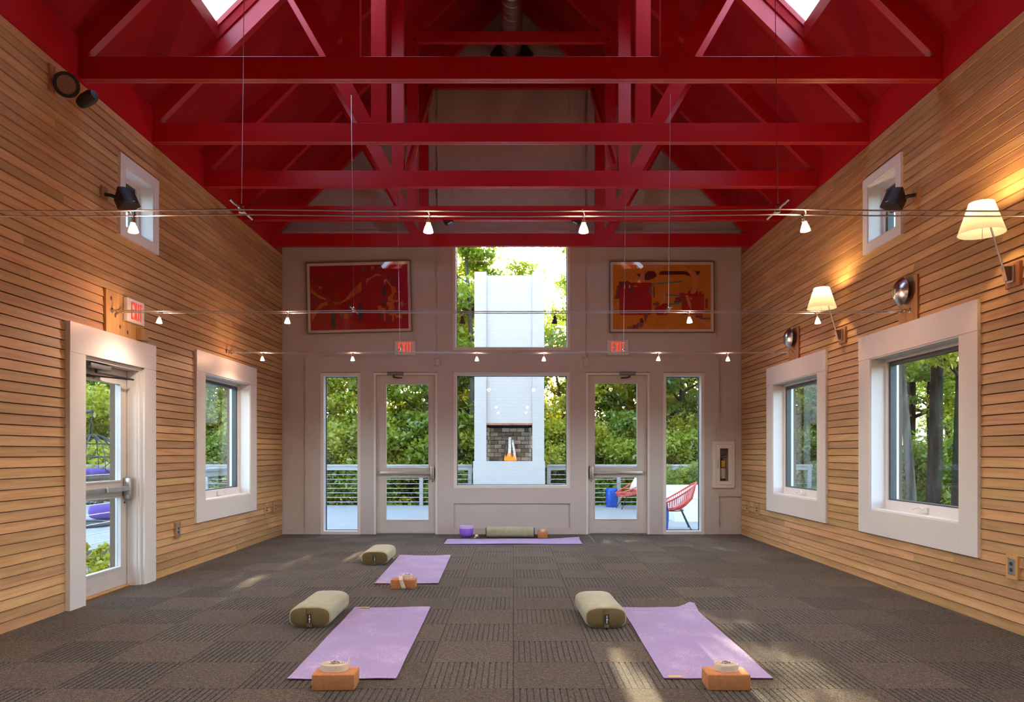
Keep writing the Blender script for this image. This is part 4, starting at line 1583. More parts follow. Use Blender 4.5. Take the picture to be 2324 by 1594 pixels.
LAMPS = []
for k, (cyy, lab, seen) in enumerate(CABLES):
    if k == 0:
        LAMPS += [(cyy, -2.01, 1, 'lit spot lamp in front of the small left high window'), (cyy, -0.4465, 1, 'lit spot lamp left of centre on the nearest cable'),
                  (cyy, 0.372, 1, 'lit spot lamp right of centre on the nearest cable'), (cyy, 1.532, 1, 'lit spot lamp on the nearest cable, right of the right hanger wire')]
    elif k == 1:
        LAMPS += [(cyy, -3.18, 1, 'lit spot lamp close to the left wall exit sign'), (cyy, -2.03, 1, 'lit spot lamp left of the red painting'),
                  (cyy, -0.46, 0, 'dark unlit spot lamp against the left trees in the upper window'), (cyy, 0.377, 0, 'dark unlit spot lamp against the right trees in the upper window'),
                  (cyy, 1.578, 1, 'glowing spot lamp in front of the orange painting'), (cyy, 2.735, 1, 'lit spot lamp just below the farther wall lamp')]
    elif k == 2:
        LAMPS += [(cyy, -3.18, 1, 'reddish spot lamp at the left end of the farthest cable'), (cyy, -2.04, 1, 'lit spot lamp above the left sidelight'),
                  (cyy, -0.463, 1, 'lit spot lamp above the left half of the square window'), (cyy, 0.385, 1, 'lit spot lamp above the right half of the square window'),
                  (cyy, 1.84, 1, 'lit spot lamp below the right gable exit sign'), (cyy, 2.717, 1, 'lit spot lamp at the right end of the farthest cable')]
    else:  # unseen lamps, added to brighten the near end of the room
        LAMPS += [(cyy, x, 1, 'lit spot lamp on the overhead cable out of view, %s from the left' % w_) for x, w_ in ((-2.04, 'first'), (-0.46, 'second'), (0.38, 'third'), (1.55, 'fourth'), (2.7, 'fifth'))]
        LAMPS += [(3.87, 2.9, 1, 'lit spot lamp on the nearest cable beyond the right edge'), (3.87, -3.1, 1, 'lit spot lamp on the nearest cable beyond the left edge')]
protos = {1: spot_proto(1), 0: spot_proto(0)}
used = {0: False, 1: False}
for i, (cyy, x, lit, lab) in enumerate(LAMPS):
    o = protos[lit] if not used[lit] else copy_tree(protos[lit])
    used[lit] = True
    o.location = (x, cyy, cable_z(x))
    o.rotation_euler = (random.uniform(-0.08, 0.08), random.uniform(-0.1, 0.1), random.uniform(-0.3, 0.3))
    tag(o, lab, 'spot lamp', 'cable spot lamps')
for i, (cyy, x, lit, lab) in enumerate(LAMPS):
    if not lit:
        continue
    ld = bpy.data.lights.new('spot_lamp_bulb', 'SPOT')
    ld.spot_size = math.radians(160)
    ld.spot_blend = 1.0
    ld.energy = SPOT_W
    ld.color = (1.0, 0.82, 0.62)
    ld.shadow_soft_size = 0.02
    lo = bpy.data.objects.new('spot_lamp_bulb', ld)
    COL.objects.link(lo)
    lo.location = (x, cyy, cable_z(x) - 0.135)
    ld = bpy.data.lights.new('spot_lamp_spill', 'POINT')
    ld.energy = SPILL_W
    ld.color = (1.0, 0.52, 0.32)
    ld.shadow_soft_size = 0.03
    lo = bpy.data.objects.new('spot_lamp_spill', ld)
    COL.objects.link(lo)
    lo.location = (x, cyy - 0.05, cable_z(x) - 0.075)


# ------------------------------------------------------------------ wall lamps with pleated shades
def wall_lamp(y, lab):
    X = XR
    t = thing('wall_lamp', lab, 'wall lamp', (X, y, 2.54), group='swing arm wall lamps')
    MB().box(X - 0.045, X, y - 0.075, y + 0.075, 2.455, 2.63).build('mounting_block', M_REDWOOD, t, bevel=0.003)
    b = MB()
    b.box(X - 0.062, X - 0.045, y - 0.035, y + 0.035, 2.485, 2.61)
    b.build('base_plate', M_STEEL, t, bevel=0.003)
    b = MB()
    b.poly([(X - 0.062, 2.60), (X - 0.062, 2.50), (X - 0.09, 2.50), (X - 0.115, 2.60)], y - 0.02, y + 0.02, 'y')
    b.build('knuckle', principled('bronze_metal', (0.22, 0.17, 0.13), 0.4, 0.8), t)
    sx, sz0, sz1 = 3.325, 2.835, 3.055
    mb = MB()
    mb.tube([(X - 0.075, y, 2.51), (X - 0.11, y, 2.60)], 0.010, 8)
    mb.tube([(X - 0.105, y, 2.585), (sx + 0.06, y, 2.90), (sx + 0.045, y, 2.915)], 0.0065, 8)
    mb.build('arm', M_ALU, t, smooth=True)
    s = MB()
    prof = [(0.151, sz0), (0.079, sz1), (0.0785, sz1), (0.1503, sz0)]
    s.lathe([(0.151, sz0), (0.133, sz0 + 0.055), (0.115, sz0 + 0.11), (0.097, sz0 + 0.165), (0.079, sz1)], 36, (sx, y, 0))
    s.build('lamp_shade', M_SHADE, t, smooth=True, recalc=False)
    k = MB()
    k.lathe([(0.001, 2.905), (0.016, 2.905), (0.016, 2.935), (0.001, 2.935)], 12, (sx + 0.03, y, 0))
    k.tube([(sx - 0.02, y - 0.04, sz0 + 0.04), (sx - 0.02, y - 0.04, sz0 - 0.045)], 0.0025, 5)
    k.build('switch_stem', M_STEEL, t)
    MB().lathe([(0.001, 2.925), (0.02, 2.935), (0.027, 2.965), (0.018, 2.99), (0.001, 2.995)], 14, (sx, y, 0)).build('bulb', M_BULBDIM, t, smooth=True)
    ld = bpy.data.lights.new('wall_lamp_bulb', 'POINT')
    ld.energy = SCONCE_W
    ld.color = (1.0, 0.60, 0.26)
    ld.shadow_soft_size = 0.03
    lo = bpy.data.objects.new('wall_lamp_bulb', ld)
    COL.objects.link(lo)
    lo.location = (sx, y, 3.03)


wall_lamp(5.21, 'large looking white shaded wall lamp, nearest on the right wall')
wall_lamp(7.91, 'white shaded wall lamp between the two big right windows')


# ------------------------------------------------------------------ steel dish wall lights
def dish(y, lab):
    t = thing('dish_wall_light', lab, 'wall light', (XR, y, 2.61), group='steel dish lights')
    b = box_obj('backing_board', M_REDWOOD, t, y - 0.16, y + 0.155, 0, 0.040, 2.455, 2.85, tf=tfR)
    mb = MB(tfR)
    mb.lathe([(0.001, 0.04), (0.058, 0.04), (0.062, 0.05), (0.062, 0.088), (0.001, 0.088)], 28, (y, 0, 2.73), 'y')
    mb.build('canopy', M_STEEL, t, smooth=True)
    mb = MB(tfR)
    R = 0.126
    mb.lathe([(0.001, 0.082), (R - 0.004, 0.092), (R, 0.096), (R, 0.100), (R - 0.012, 0.112), (0.085, 0.138), (0.045, 0.154), (0.012, 0.160), (0.001, 0.160)], 40, (y, 0, 2.73), 'y')
    mb.build('dish', M_DISH, t, smooth=True)
    return t


dish(6.60, 'round brushed steel dish light above the nearest right window')
dish(9.28, 'round brushed steel dish light above the farther right window')


# ------------------------------------------------------------------ speakers and flood
def speaker(tf, X, s, y, lab):
    t = thing('wall_speaker', lab, 'speaker', (X, y, 3.50), group='black wall speakers')
    box_obj('mounting_block', M_REDWOOD, t, y - 0.05, y + 0.05, 0.0, 0.040, 3.51, 3.62, tf=tf)
    mb = MB(tf)
    mb.tube([(y, 0.04, 3.555), (y, 0.10, 3.545), (y + 0.02, 0.14, 3.53)], 0.016, 8)
    mb.build('bracket', M_BLACK, t)
    # tapered hexagonal cabinet; its grille looks down into the room
    R = Matrix.Rotation(s * math.radians(62), 4, 'Z') @ Matrix.Rotation(math.radians(-32), 4, 'X')
    c = Vector((X + s * 0.185, y + 0.03, 3.515))
    prof_b = [(-0.055, -0.055), (0.055, -0.055), (0.055, 0.055), (-0.055, 0.055)]
    prof_f = [(-0.082, -0.088), (0.082, -0.088), (0.082, 0.088), (-0.082, 0.088)]
    mbc = MB()
    v = [c + R @ Vector((a, 0.085, b)) for a, b in prof_b] + [c + R @ Vector((a, -0.045, b)) for a, b in prof_f] 
    mbc.add([tuple(p) for p in v], [(0, 1, 2, 3), (7, 6, 5, 4), (0, 4, 5, 1), (1, 5, 6, 2), (2, 6, 7, 3), (3, 7, 4, 0)])
    mbc.build('cabinet', M_BLACK, t, bevel=0.004)
    mbg = MB()
    n = 8
    vv = []
    for i in range(n + 1):
        a = -0.078 + 0.156 * i / n
        bulge = -0.047 - 0.022 * (1 - (a / 0.078) ** 2)
        for b in (-0.084, 0.084):
            vv.append(tuple(c + R @ Vector((a, bulge, b))))
    m0 = len(vv)
    for i in range(n + 1):
        a = -0.078 + 0.156 * i / n
        for b in (-0.084, 0.084):
            vv.append(tuple(c + R @ Vector((a, -0.044, b))))
    ff = [(2 * i, 2 * i + 1, 2 * i + 3, 2 * i + 2) for i in range(n)]
    ff += [(2 * i, 2 * i + 2, m0 + 2 * i + 2, m0 + 2 * i) for i in range(n)] + [(2 * i + 1, m0 + 2 * i + 1, m0 + 2 * i + 3, 2 * i + 3) for i in range(n)]
    mbg.add(vv, ff)
    g = mbg.build('grille', principled('speaker_grille', (0.02, 0.02, 0.023), 0.55), t, smooth=True)
    mbl = MB()
    for a0 in (-0.012,):
        mbl.add([tuple(c + R @ Vector((a, -0.0705, b))) for a, b in ((-0.014, -0.076), (0.014, -0.076), (0.014, -0.068), (-0.014, -0.068))], [(0, 1, 2, 3)])
    mbl.build('badge', M_TAGW, g)


speaker(tfL, XL + 0.028, 1, 6.46, 'black wall speaker in front of the small left high window')
speaker(tfR, XR - 0.028, -1, 6.47, 'black wall speaker in front of the small right high window')

t = thing('flood_lamp', 'black round flood lamp at the top of the left wall', 'flood lamp', (XL, 5.75, 4.10))
box_obj('mounting_block', M_REDWOOD, t, 5.70, 5.77, 0.0, 0.035, 4.10, 4.31, tf=tfL)
dirv = Vector((0.25, -0.9, -0.35)).normalized()
q = dirv.to_track_quat('Z', 'Y').to_matrix().to_4x4()
cc = Vector((XL + 0.135, 5.75, 4.165))


def put(mb, M, c):
    mb.v = [tuple(c + M @ Vector(p)) for p in mb.v]
    return mb


MB().tube([(XL + 0.035, 5.74, 4.17), (XL + 0.12, 5.80, 4.18)], 0.014, 8).build('arm', M_BLACK, t)
put(MB().lathe([(0.001, -0.05), (0.05, -0.05), (0.075, -0.02), (0.094, 0.0), (0.094, 0.02), (0.072, 0.02), (0.070, 0.008)], 28), q, cc).build('head', M_BLACK, t, smooth=True)
put(MB().lathe([(0.071, 0.008), (0.001, 0.010)], 28), q, cc).build('lens', M_AREFLECT, t, smooth=True)
put(MB().lathe([(0.001, -0.10), (0.038, -0.10), (0.052, -0.05), (0.052, 0.03), (0.036, 0.06), (0.001, 0.062)], 18), Matrix.Rotation(math.radians(70), 4, 'Y') @ Matrix.Rotation(0.3, 4, 'X'), cc + Vector((0.14, 0.06, -0.075))).build('body', M_BLACK, t, smooth=True)

for px, lab in ((1018, 'left'), (1308, 'right')):
    x = (px - 1165) * 9.87 / FPX
    y = TRUSS_Y[9] + 0.04
    t = thing('small_floodlight', 'tiny black and white floodlight under the fourth truss, %s one' % lab, 'floodlight', (x, y, CH_B), group='tiny truss floodlights')
    s = 1 if lab == 'left' else -1
    MB().poly([(x - s * 0.075, CH_B - 0.002), (x + s * 0.06, CH_B - 0.002), (x + s * 0.065, CH_B - 0.03), (x - s * 0.005, CH_B - 0.06), (x - s * 0.05, CH_B - 0.05)], y - 0.03, y + 0.03, 'y').build('hood', M_BLACK, t)
    MB().poly([(x - s * 0.01, CH_B - 0.045), (x + s * 0.045, CH_B - 0.018), (x + s * 0.055, CH_B - 0.028), (x - s * 0.003, CH_B - 0.057)], y - 0.034, y - 0.0302, 'y').build('face', M_TAGW, t)


# ------------------------------------------------------------------ wall outlets
def outlet(tf, y, z, lab, quad=False):
    X = tf(y, 0, z)
    t = thing('wall_outlet', lab, 'outlet', X, group='steel wall outlets')
    w = 0.062
    h = 0.085
    box_obj('backing_block', M_PINE, t, y - w, y + w, 0.0, 0.036, z - h, z + h, tf=tf)
    p = MB(tf).box(y - 0.036, y + 0.036, 0.036, 0.040, z - 0.058, z + 0.058).build('cover_plate', M_ALU, t, bevel=0.0015)
    cols = (-0.016, 0.016) if quad else (0,)
    for cu in cols:
        for dz in (-0.021, 0.021):
            mb = MB(tf)
            r = 0.012 if quad else 0.016
            mb.poly([(y + cu + r * math.cos(a * PI / 6), z + dz + r * 0.85 * math.sin(a * PI / 6)) for a in range(12)], 0.0405, 0.0425, 'y')
            mb.build('socket', M_OUTLET, p)


outlet(tfL, 7.876, 0.446, 'steel outlet on the left wall between door and window')
outlet(tfL, 10.70, 0.454, 'outlet low on the left wall, first of the corner pair', True)
outlet(tfL, 11.09, 0.454, 'outlet low on the left wall, right beside the gable wall', True)
outlet(tfR, 5.226, 0.467, 'steel outlet low on the right wall nearest the viewer')
outlet(tfR, 10.69, 0.452, 'outlet low on the right wall, next to the farther window', True)
outlet(tfR, 11.13, 0.454, 'outlet low on the right wall, right beside the gable wall', True)

# ------------------------------------------------------------------ yoga mats


def yoga_mat(lab, quad, curl=None, tagpos=None):
    """quad: BL, BR, TR, TL corners on the floor"""
    bl, br, tr, tl = [Vector((*p, 0)) for p in quad]
    t = thing('yoga_mat', lab, 'yoga mat', tuple((bl + br + tr + tl) / 4), group='lavender yoga mats')
    nx, ny = 14, 40
    th = 0.0055
    r = random.Random(hash(lab) % 1000)
    ph = [r.uniform(0, 6) for _ in range(4)]

    def pos(i, j, top):
        a, b = i / nx, j / ny
        p = bl.lerp(br, a).lerp(tl.lerp(tr, a), b)
        rip = 0.0016 * (1 + math.sin(9 * b + ph[0] + 2 * a)) * (0.5 + 0.5 * math.sin(5 * a + ph[1])) + 0.0012 * (1 + math.sin(17 * b + ph[2] + 5 * a))
        edge = 0.004 * max(0, math.sin(7 * a + ph[3])) * (math.exp(-b * 30) + math.exp(-(1 - b) * 30))
        z = 0.0008 + rip + edge
        if b < 0.5 / ny * 2 or b > 1 - 1.0 / ny:
            z += 0.0015
        if curl:
            ca, cb, hh = curl
            dd = math.hypot((a - ca) * 4.2, (b - cb) * 13)
            z += hh * max(0, 1 - dd) ** 1.6
        return (p.x, p.y, z + (th if top else 0))
    mbt = MB()
    v = [pos(i, j, True) for j in range(ny + 1) for i in range(nx + 1)]
    f = [(j * (nx + 1) + i, j * (nx + 1) + i + 1, (j + 1) * (nx + 1) + i + 1, (j + 1) * (nx + 1) + i) for j in range(ny) for i in range(nx)]
    # rim going down half the thickness
    ring = [(i, 0) for i in range(nx + 1)] + [(nx, j) for j in range(1, ny + 1)] + [(i, ny) for i in range(nx - 1, -1, -1)] + [(0, j) for j in range(ny - 1, 0, -1)]
    base = len(v)
    for (i, j) in ring:
        x, y, z = pos(i, j, True)
        v.append((x, y, z - th * 0.6))
    R = len(ring)
    for k in range(R):
        i, j = ring[k]
        i2, j2 = ring[(k + 1) % R]
        f.append((j * (nx + 1) + i, base + k, base + (k + 1) % R, j2 * (nx + 1) + i2))
    mbt.add(v, f)
    mbt.build('mat_top', M_MAT, t, smooth=True, recalc=False)
    mbu = MB()
    v = [pos(i, j, False) for j in range(ny + 1) for i in range(nx + 1)]
    f = [(j * (nx + 1) + i, (j + 1) * (nx + 1) + i, (j + 1) * (nx + 1) + i + 1, j * (nx + 1) + i + 1) for j in range(ny) for i in range(nx)]
    base = len(v)
    for (i, j) in ring:
        x, y, z = pos(i, j, True)
        v.append((x, y, z - th * 0.6))
    for k in range(R):
        i, j = ring[k]
        i2, j2 = ring[(k + 1) % R]
        f.append((j * (nx + 1) + i, j2 * (nx + 1) + i2, base + (k + 1) % R, base + k))
    mbu.add(v, f)
    mbu.build('mat_underside', M_MATU, t, smooth=True, recalc=False)
    if tagpos:
        a0, a1, b = tagpos
        p0 = pos(a0 * nx, b * ny, True)
        p1 = pos(a1 * nx, b * ny, True)
        s = -1 if b < 0.5 else 1
        z = max(p0[2], p1[2]) + 0.001
        mb = MB().box(p0[0], p1[0], min(p0[1], p0[1] - s * 0.03), max(p0[1] + s * 0.003, p0[1] - s * 0.03), z, z + 0.001)
        if s < 0:
            mb.box(p0[0], p1[0], p0[1] - 0.0035, p0[1] - 0.002, 0.002, z + 0.001)
        mb.build('label_tab', M_TAN, t)
    return t


yoga_mat('lavender yoga mat at front left beside the larger olive bolster', [(-1.274, 4.126), (-0.661, 4.13), (-0.681, 6.025), (-1.303, 6.025)], tagpos=(0.06, 0.2, 0.995))
yoga_mat('lavender yoga mat at front right with one curled far corner', [(0.850, 4.14), (1.468, 4.14), (1.487, 6.02), (0.888, 6.03)], curl=(0.95, 1.0, 0.05), tagpos=(0.045, 0.175, 0.005))
yoga_mat('lavender yoga mat in the middle left of the carpet', [(-1.352, 7.125), (-0.73, 7.125), (-0.773, 9.066), (-1.409, 9.066)], tagpos=(0.05, 0.18, 0.005))
yoga_mat('lavender yoga mat lying crosswise before the square window', [(-0.966, 10.19), (0.960, 10.22), (0.972, 10.80), (-0.968, 10.79)], curl=(0.985, 1.0, 0.03))


# ------------------------------------------------------------------ bolsters
def bolster_proto(name, L):
    t = thing(name, '', 'bolster')
    a, b = 0.153, 0.079
    n = 48

    def sec(s, z0=0.0):
        out = []
        for k in range(n):
            th = 2 * PI * k / n
            c, d = math.cos(th), math.sin(th)
            e = 0.62
            x = a * s * math.copysign(abs(c) ** e, c)
            z = (b - (1 - s) * a * 0.9) * math.copysign(abs(d) ** (e + 0.06), d)
            out.append((x, z))
        return out
    st = [(-L / 2, 0.93), (-L / 2 + 0.006, 0.975), (-L / 2 + 0.018, 1.0), (-L / 4, 1.012), (0, 1.015), (L / 4, 1.012), (L / 2 - 0.018, 1.0), (L / 2 - 0.006, 0.975), (L / 2, 0.93)]
    mb = MB()
    v = []
    rr = random.Random(3)
    for y, s in st:
        for k, (x, z) in enumerate(sec(min(s, 1.0))):
            z2 = z + b
            if abs(y) < L / 3:
                z2 += 0.004 * (1 if z > 0 else 0) * math.sin(k * 0.9 + y * 15)
            v.append((x, y, max(z2, 0.001)))
    f = []
    for i in range(len(st) - 1):
        for k in range(n):
            f.append((i * n + k, i * n + (k + 1) % n, (i + 1) * n + (k + 1) % n, (i + 1) * n + k))
    mb.add(v, f)
    mb.build('cover', M_OLIVE, t, smooth=True)
    for s in (-1, 1):
        mb = MB()
        v = []
        for q_, bul in ((0.93, 0.0), (0.80, 0.008), (0.45, 0.013), (0.02, 0.015)):
            for (x, z) in sec(0.93):
                v.append((x * q_ / 0.93, s * (L / 2 + bul), z * q_ / 0.93 + b))
        f = []
        for i in range(3):
            for k in range(n):
                f.append((i * n + k, i * n + (k + 1) % n, (i + 1) * n + (k + 1) % n, (i + 1) * n + k))
        mb.add(v, f)
        e = mb.build('end_panel', M_OLIVE_SHADED, t, smooth=True)
        ys = s * (L / 2 + 0.017)
        yo = s * (L / 2 + 0.021)
        h = MB().box(-0.018, 0.020, min(ys, yo), max(ys, yo), 0.012, 2 * b - 0.010)
        hd = h.build('handle', M_OLIVE_SHADED, t, bevel=0.0015)
        MB().box(-0.0185, -0.0165, min(ys, yo) - 0.0006, max(ys, yo) + 0.0006, 0.014, 2 * b - 0.012).build('seam', M_CHAR, hd)
        if s < 0:
            l = MB().box(-0.013, 0.016, yo - 0.0022, yo, 0.040, 0.108).build('label_patch', M_BLACK, hd)
            p = MB()
            p.poly([(0.004 + 0.0065 * math.cos(k * PI / 6), 0.072 + 0.0065 * math.sin(k * PI / 6)) for k in range(12)], yo - 0.0026, yo - 0.0023, 'y')
            for k in range(9):
                zz = 0.044 + k * 0.0028
                p.box(-0.002, 0.008, yo - 0.0026, yo - 0.0023, zz, zz + 0.0013)
            for k in range(6):
                zz = 0.083 + k * 0.0032
                p.box(-0.001, 0.008, yo - 0.0026, yo - 0.0023, zz, zz + 0.0015)
            p.build('print', M_TAGW, l)
    return t


bp = bolster_proto('yoga_bolster', 0.64)
spec = [((-1.487, 5.67, 0), 0.01, 'olive yoga bolster at front left, left of the lavender mat'),
        ((0.662, 5.65, 0), 0.035, 'olive yoga bolster touching the front right mat'),
        ((-1.583, 8.66, 0), 0.02, 'olive yoga bolster left of the middle mat')]
for i, (loc, rz, lab) in enumerate(spec):
    o = bp if i == 0 else copy_tree(bp)
    o.location = loc
    o.rotation_euler = (0, 0, rz)
    tag(o, lab, 'bolster', 'olive yoga bolsters')
b2 = bolster_proto('yoga_bolster', 0.70)
b2.location = (-0.049, 11.07, 0)
b2.rotation_euler = (0, 0, PI / 2 + 0.01)
tag(b2, 'olive yoga bolster lying crosswise below the square window', 'bolster', 'olive yoga bolsters')


# ------------------------------------------------------------------ cork blocks and straps
blk = MB().box(-0.115, 0.115, -0.075, 0.075, 0, 0.088).build('yoga_block', M_CORK, None, bevel=0.008)
bspec = [((-0.971, 4.015, 0), 0.03, 'orange cork yoga block at the foot of the front left mat'),
         ((1.162, 4.015, 0), -0.03, 'orange cork yoga block at the foot of the front right mat'),
         ((-1.035, 6.935, 0), 0.02, 'orange cork yoga block at the foot of the middle mat'),
         ((0.441, 11.06, 0), PI / 2 - 0.02, 'orange cork yoga block beside the crosswise bolster')]
for i, (loc, rz, lab) in enumerate(bspec):
    o = blk if i == 0 else blk.copy()
    if i:
        COL.objects.link(o)
    o.location = loc
    o.rotation_euler = (0, 0, rz)
    tag(o, lab, 'yoga block', 'cork yoga blocks')


def strap(lab, loc, rx, ry, tail, rz=0.0, turns=6):
    t = thing('yoga_strap', lab, 'strap', loc, 0, group='cream yoga straps')
    h = 0.036
    mb = MB()
    pts = []
    n = turns * 26
    for k in range(n + 1):
        a = 2 * PI * k / 26
        f = 0.16 + 0.84 * k / n
        pts.append((rx * f * math.cos(a + rz), ry * f * math.sin(a + rz)))
    th = 0.0022
    path = [(x, y, 0.0, 0.0) for x, y in pts] + tail
    v = []
    m = len(path)
    for k in range(m):
        p0 = path[max(k - 1, 0)]
        p1 = path[min(k + 1, m - 1)]
        dx, dy = p1[0] - p0[0], p1[1] - p0[1]
        L = math.hypot(dx, dy) or 1
        nx_, ny_ = -dy / L * th, dx / L * th
        x, y, zb, tilt = path[k]
        for s in (-1, 1):
            v.append((loc[0] + x + nx_ * s, loc[1] + y + ny_ * s, loc[2] + zb + 0.0005))
            v.append((loc[0] + x + nx_ * s, loc[1] + y + ny_ * s + tilt, loc[2] + zb + h))
    f = []
    for k in range(m - 1):
        b = 4 * k
        f += [(b, b + 1, b + 5, b + 4), (b + 2, b + 6, b + 7, b + 3), (b + 1, b + 3, b + 7, b + 5), (b, b + 4, b + 6, b + 2)]
    f += [(0, 2, 3, 1), (4 * m - 4, 4 * m - 3, 4 * m - 1, 4 * m - 2)]
    mb.add(v, f)
    mb.build('webbing', M_STRAP, t, smooth=True, recalc=True)
    mb = MB()
    for cx_, tilt in ((-0.006, 0.2), (0.014, -0.25)):
        ring = []
        for k in range(20):
            a = 2 * PI * k / 20
            x = 0.017 * math.cos(a)
            y = 0.013 * math.sin(a)
            ring.append((loc[0] + cx_ + x, loc[1] + y, loc[2] + h + 0.006 + tilt * x))
        mb.tube(ring, 0.0022, 6, closed=True)
    mb.build('buckle_ring', M_CHROME, t, smooth=True)
    return t


def arc_tail(rx, ry, a0, a1, grow_, lift, n=10):
    out = []
    for k in range(1, n + 1):
        u = k / n
        a = a0 + (a1 - a0) * u
        g = 1 + grow_ * u * u
        out.append((rx * g * math.cos(a), ry * g * math.sin(a), lift * u ** 3, 0.0))
    return out


strap('coiled cream strap on the front left cork block, its end sticking up', (-0.985, 4.025, 0.0885), 0.072, 0.055, arc_tail(0.072, 0.055, 0, 0.55, 0.30, 0.028))
strap('coiled cream strap on the front right cork block', (1.165, 4.03, 0.0885), 0.062, 0.05, arc_tail(0.064, 0.054, -PI / 6 * 0, -PI * 0.62 + 2 * PI * 0, 0.02, 0.0)[:0] + [(0.064, -0.02, 0, 0), (0.05, -0.044, 0, 0), (0.02, -0.056, 0, 0), (-0.02, -0.060, 0, 0), (-0.045, -0.060, 0, 0)])
s3 = strap('coiled cream strap on the middle cork block, one end hanging down in front', (-1.005, 6.94, 0.0885), 0.052, 0.045, [])
mb = MB()
mb.bar((-1.062, 6.91, 0.118), (-1.048, 6.853, 0.088), 0.036, 0.003)
mb.bar((-1.050, 6.852, 0.090), (-1.022, 6.8475, 0.012), 0.036, 0.003, up=(0, -1, 0.1))
mb.build('hanging_end', M_STRAP, s3)
MB().box(-1.04, -1.004, 6.845, 6.851, 0.004, 0.018).build('end_ring', M_STEEL, s3)
strap('coiled cream strap on the cork block below the square window', (0.441, 11.05, 0.0885), 0.045, 0.045, [])

# singing bowl and mallet
cx_, cy_ = -0.709, 11.08
bw = thing('singing_bowl', 'frosted violet singing bowl on the carpet by the gable wall', 'bowl', (cx_, cy_, 0))
prof = [(0.001, 0.0), (0.045, 0.001), (0.078, 0.012), (0.098, 0.04), (0.106, 0.08), (0.109, 0.168), (0.102, 0.170), (0.099, 0.08), (0.088, 0.04), (0.06, 0.016), (0.001, 0.010)]
MB().lathe([p for p in prof[:5]] + [(0.108, 0.135)], 40, (cx_, cy_, 0)).build('bowl_wall', M_BOWL, bw, smooth=True)
MB().lathe([(0.108, 0.135), (0.109, 0.172), (0.105, 0.174), (0.102, 0.171), (0.099, 0.08), (0.088, 0.04), (0.06, 0.016), (0.001, 0.010)], 40, (cx_, cy_, 0)).build('rim', M_BOWLRIM, bw, smooth=True)
ml = thing('bowl_mallet', 'small white mallet lying right of the violet bowl', 'mallet', (-0.56, 11.0, 0))
MB().tube([(-0.578, 10.90, 0.012), (-0.556, 11.0, 0.022)], [0.010, 0.012], 10).build('handle', principled('pale_wood', (0.62, 0.50, 0.36), 0.6), ml, smooth=True)
put(MB().lathe([(0.001, -0.02), (0.022, -0.016), (0.029, 0.0), (0.022, 0.016), (0.001, 0.02)], 14), Matrix.Identity(4), Vector((-0.552, 11.02, 0.0292 + 0.0))).build('head', M_TAGW, ml, smooth=True)

# ================================================================== outside
DZ = -0.04
GZ = -1.1
mb = MB()
nx, ny = 40, 40
v = []
for j in range(ny + 1):
    for i in range(nx + 1):
        x = -90 + 180 * i / nx
        y = -60 + 180 * j / ny
        d = max(0, math.hypot(x, max(y - 8, 0)) - 30)
        z = GZ + 0.10 * d + 0.25 * math.sin(x * 0.35) * math.cos(y * 0.3)
        if -16 < x < 16 and -12 < y < 20:
            z = GZ
        v.append((x, y, z))
mb.add(v, [(j * (nx + 1) + i, j * (nx + 1) + i + 1, (j + 1) * (nx + 1) + i + 1, (j + 1) * (nx + 1) + i) for j in range(ny) for i in range(nx)])
g = mb.build('ground', M_GROUND, recalc=False)
tag(g, 'leafy forest ground around the building', 'ground', kind='structure')

dk = MB().box(-16.0, 7.6, YB + WT, 18.35, DZ - 0.12, DZ).build('deck', M_DECK)
tag(dk, 'pale grey deck outside the glazed doors', 'deck', kind='structure')
dk2 = MB().box(-16.0, -5.72, 2.0, YB + WT - 0.001, DZ - 0.12, DZ).build('deck', M_DECK)
tag(dk2, 'pale grey deck seen through the left wall door', 'deck', kind='structure')
bed = MB().box(-5.72, XL - WT, 2.0, YB + WT, DZ - 0.6, DZ - 0.20).build('garden_bed', principled('gravel_soil', (0.36, 0.33, 0.27), 0.9, vary=0.3, scale=14))
tag(bed, 'strip of pale soil between the left wall and the deck', 'garden bed', kind='structure')

# exterior trim: eaves keep the walls plausible from outside
# ------------------------------------------------------------------ railings


def railing(lab, a, b, posts, z_top=0.99, n_cable=8):
    a = Vector((*a, DZ))
    b = Vector((*b, DZ))
    t = thing('deck_railing', lab, 'railing', tuple(a), group='cable railings')
    up = Vector((0, 0, 1))
    MB().bar(a + up * (z_top - DZ - 0.03), b + up * (z_top - DZ - 0.03), 0.14, 0.045).build('top_rail', M_RAIL, t)
    d = (b - a)
    dn = d.normalized()
    side = dn.cross(up)
    MB().bar(a + up * (z_top - DZ - 0.10) + side * 0.02, b + up * (z_top - DZ - 0.10) + side * 0.02, 0.04, 0.09).build('sub_rail', M_RAIL, t)
    for f in posts:
        p = a + d * f
        MB().bar(p, p + up * (z_top - DZ - 0.055), 0.09, 0.09, up=(dn.x, dn.y, 0)).build('post', M_RAIL, t)
    for k in range(n_cable):
        z = DZ + 0.09 + k * (z_top - DZ - 0.24) / (n_cable - 1)
        MB().tube([a + up * (z - DZ), b + up * (z - DZ)], 0.006, 5).build('cable', M_WIRE, t)
    return t


RY = 18.2
railing('weathered cable railing left of the outdoor chimney', (-12.0, RY), (-1.02, RY), [0.02, 0.2, 0.4, 0.6, 0.885, 0.995])
railing('weathered cable railing right of the outdoor chimney', (0.84, RY), (7.4, RY), [0.006, 0.27, 0.53, 0.78, 0.99])
railing('weathered cable railing outside the left wall door', (-5.66, 5.0), (-5.66, 15.5), [0.01, 0.22, 0.78, 0.99], z_top=0.985, n_cable=7)

# ------------------------------------------------------------------ outdoor chimney with fireplace
CYF = 17.35


def cx(px, Y=CYF):
    return (px - 1165) * Y / FPX


def cz(py, Y=CYF):
    return EYE - (py - 1027) * Y / FPX


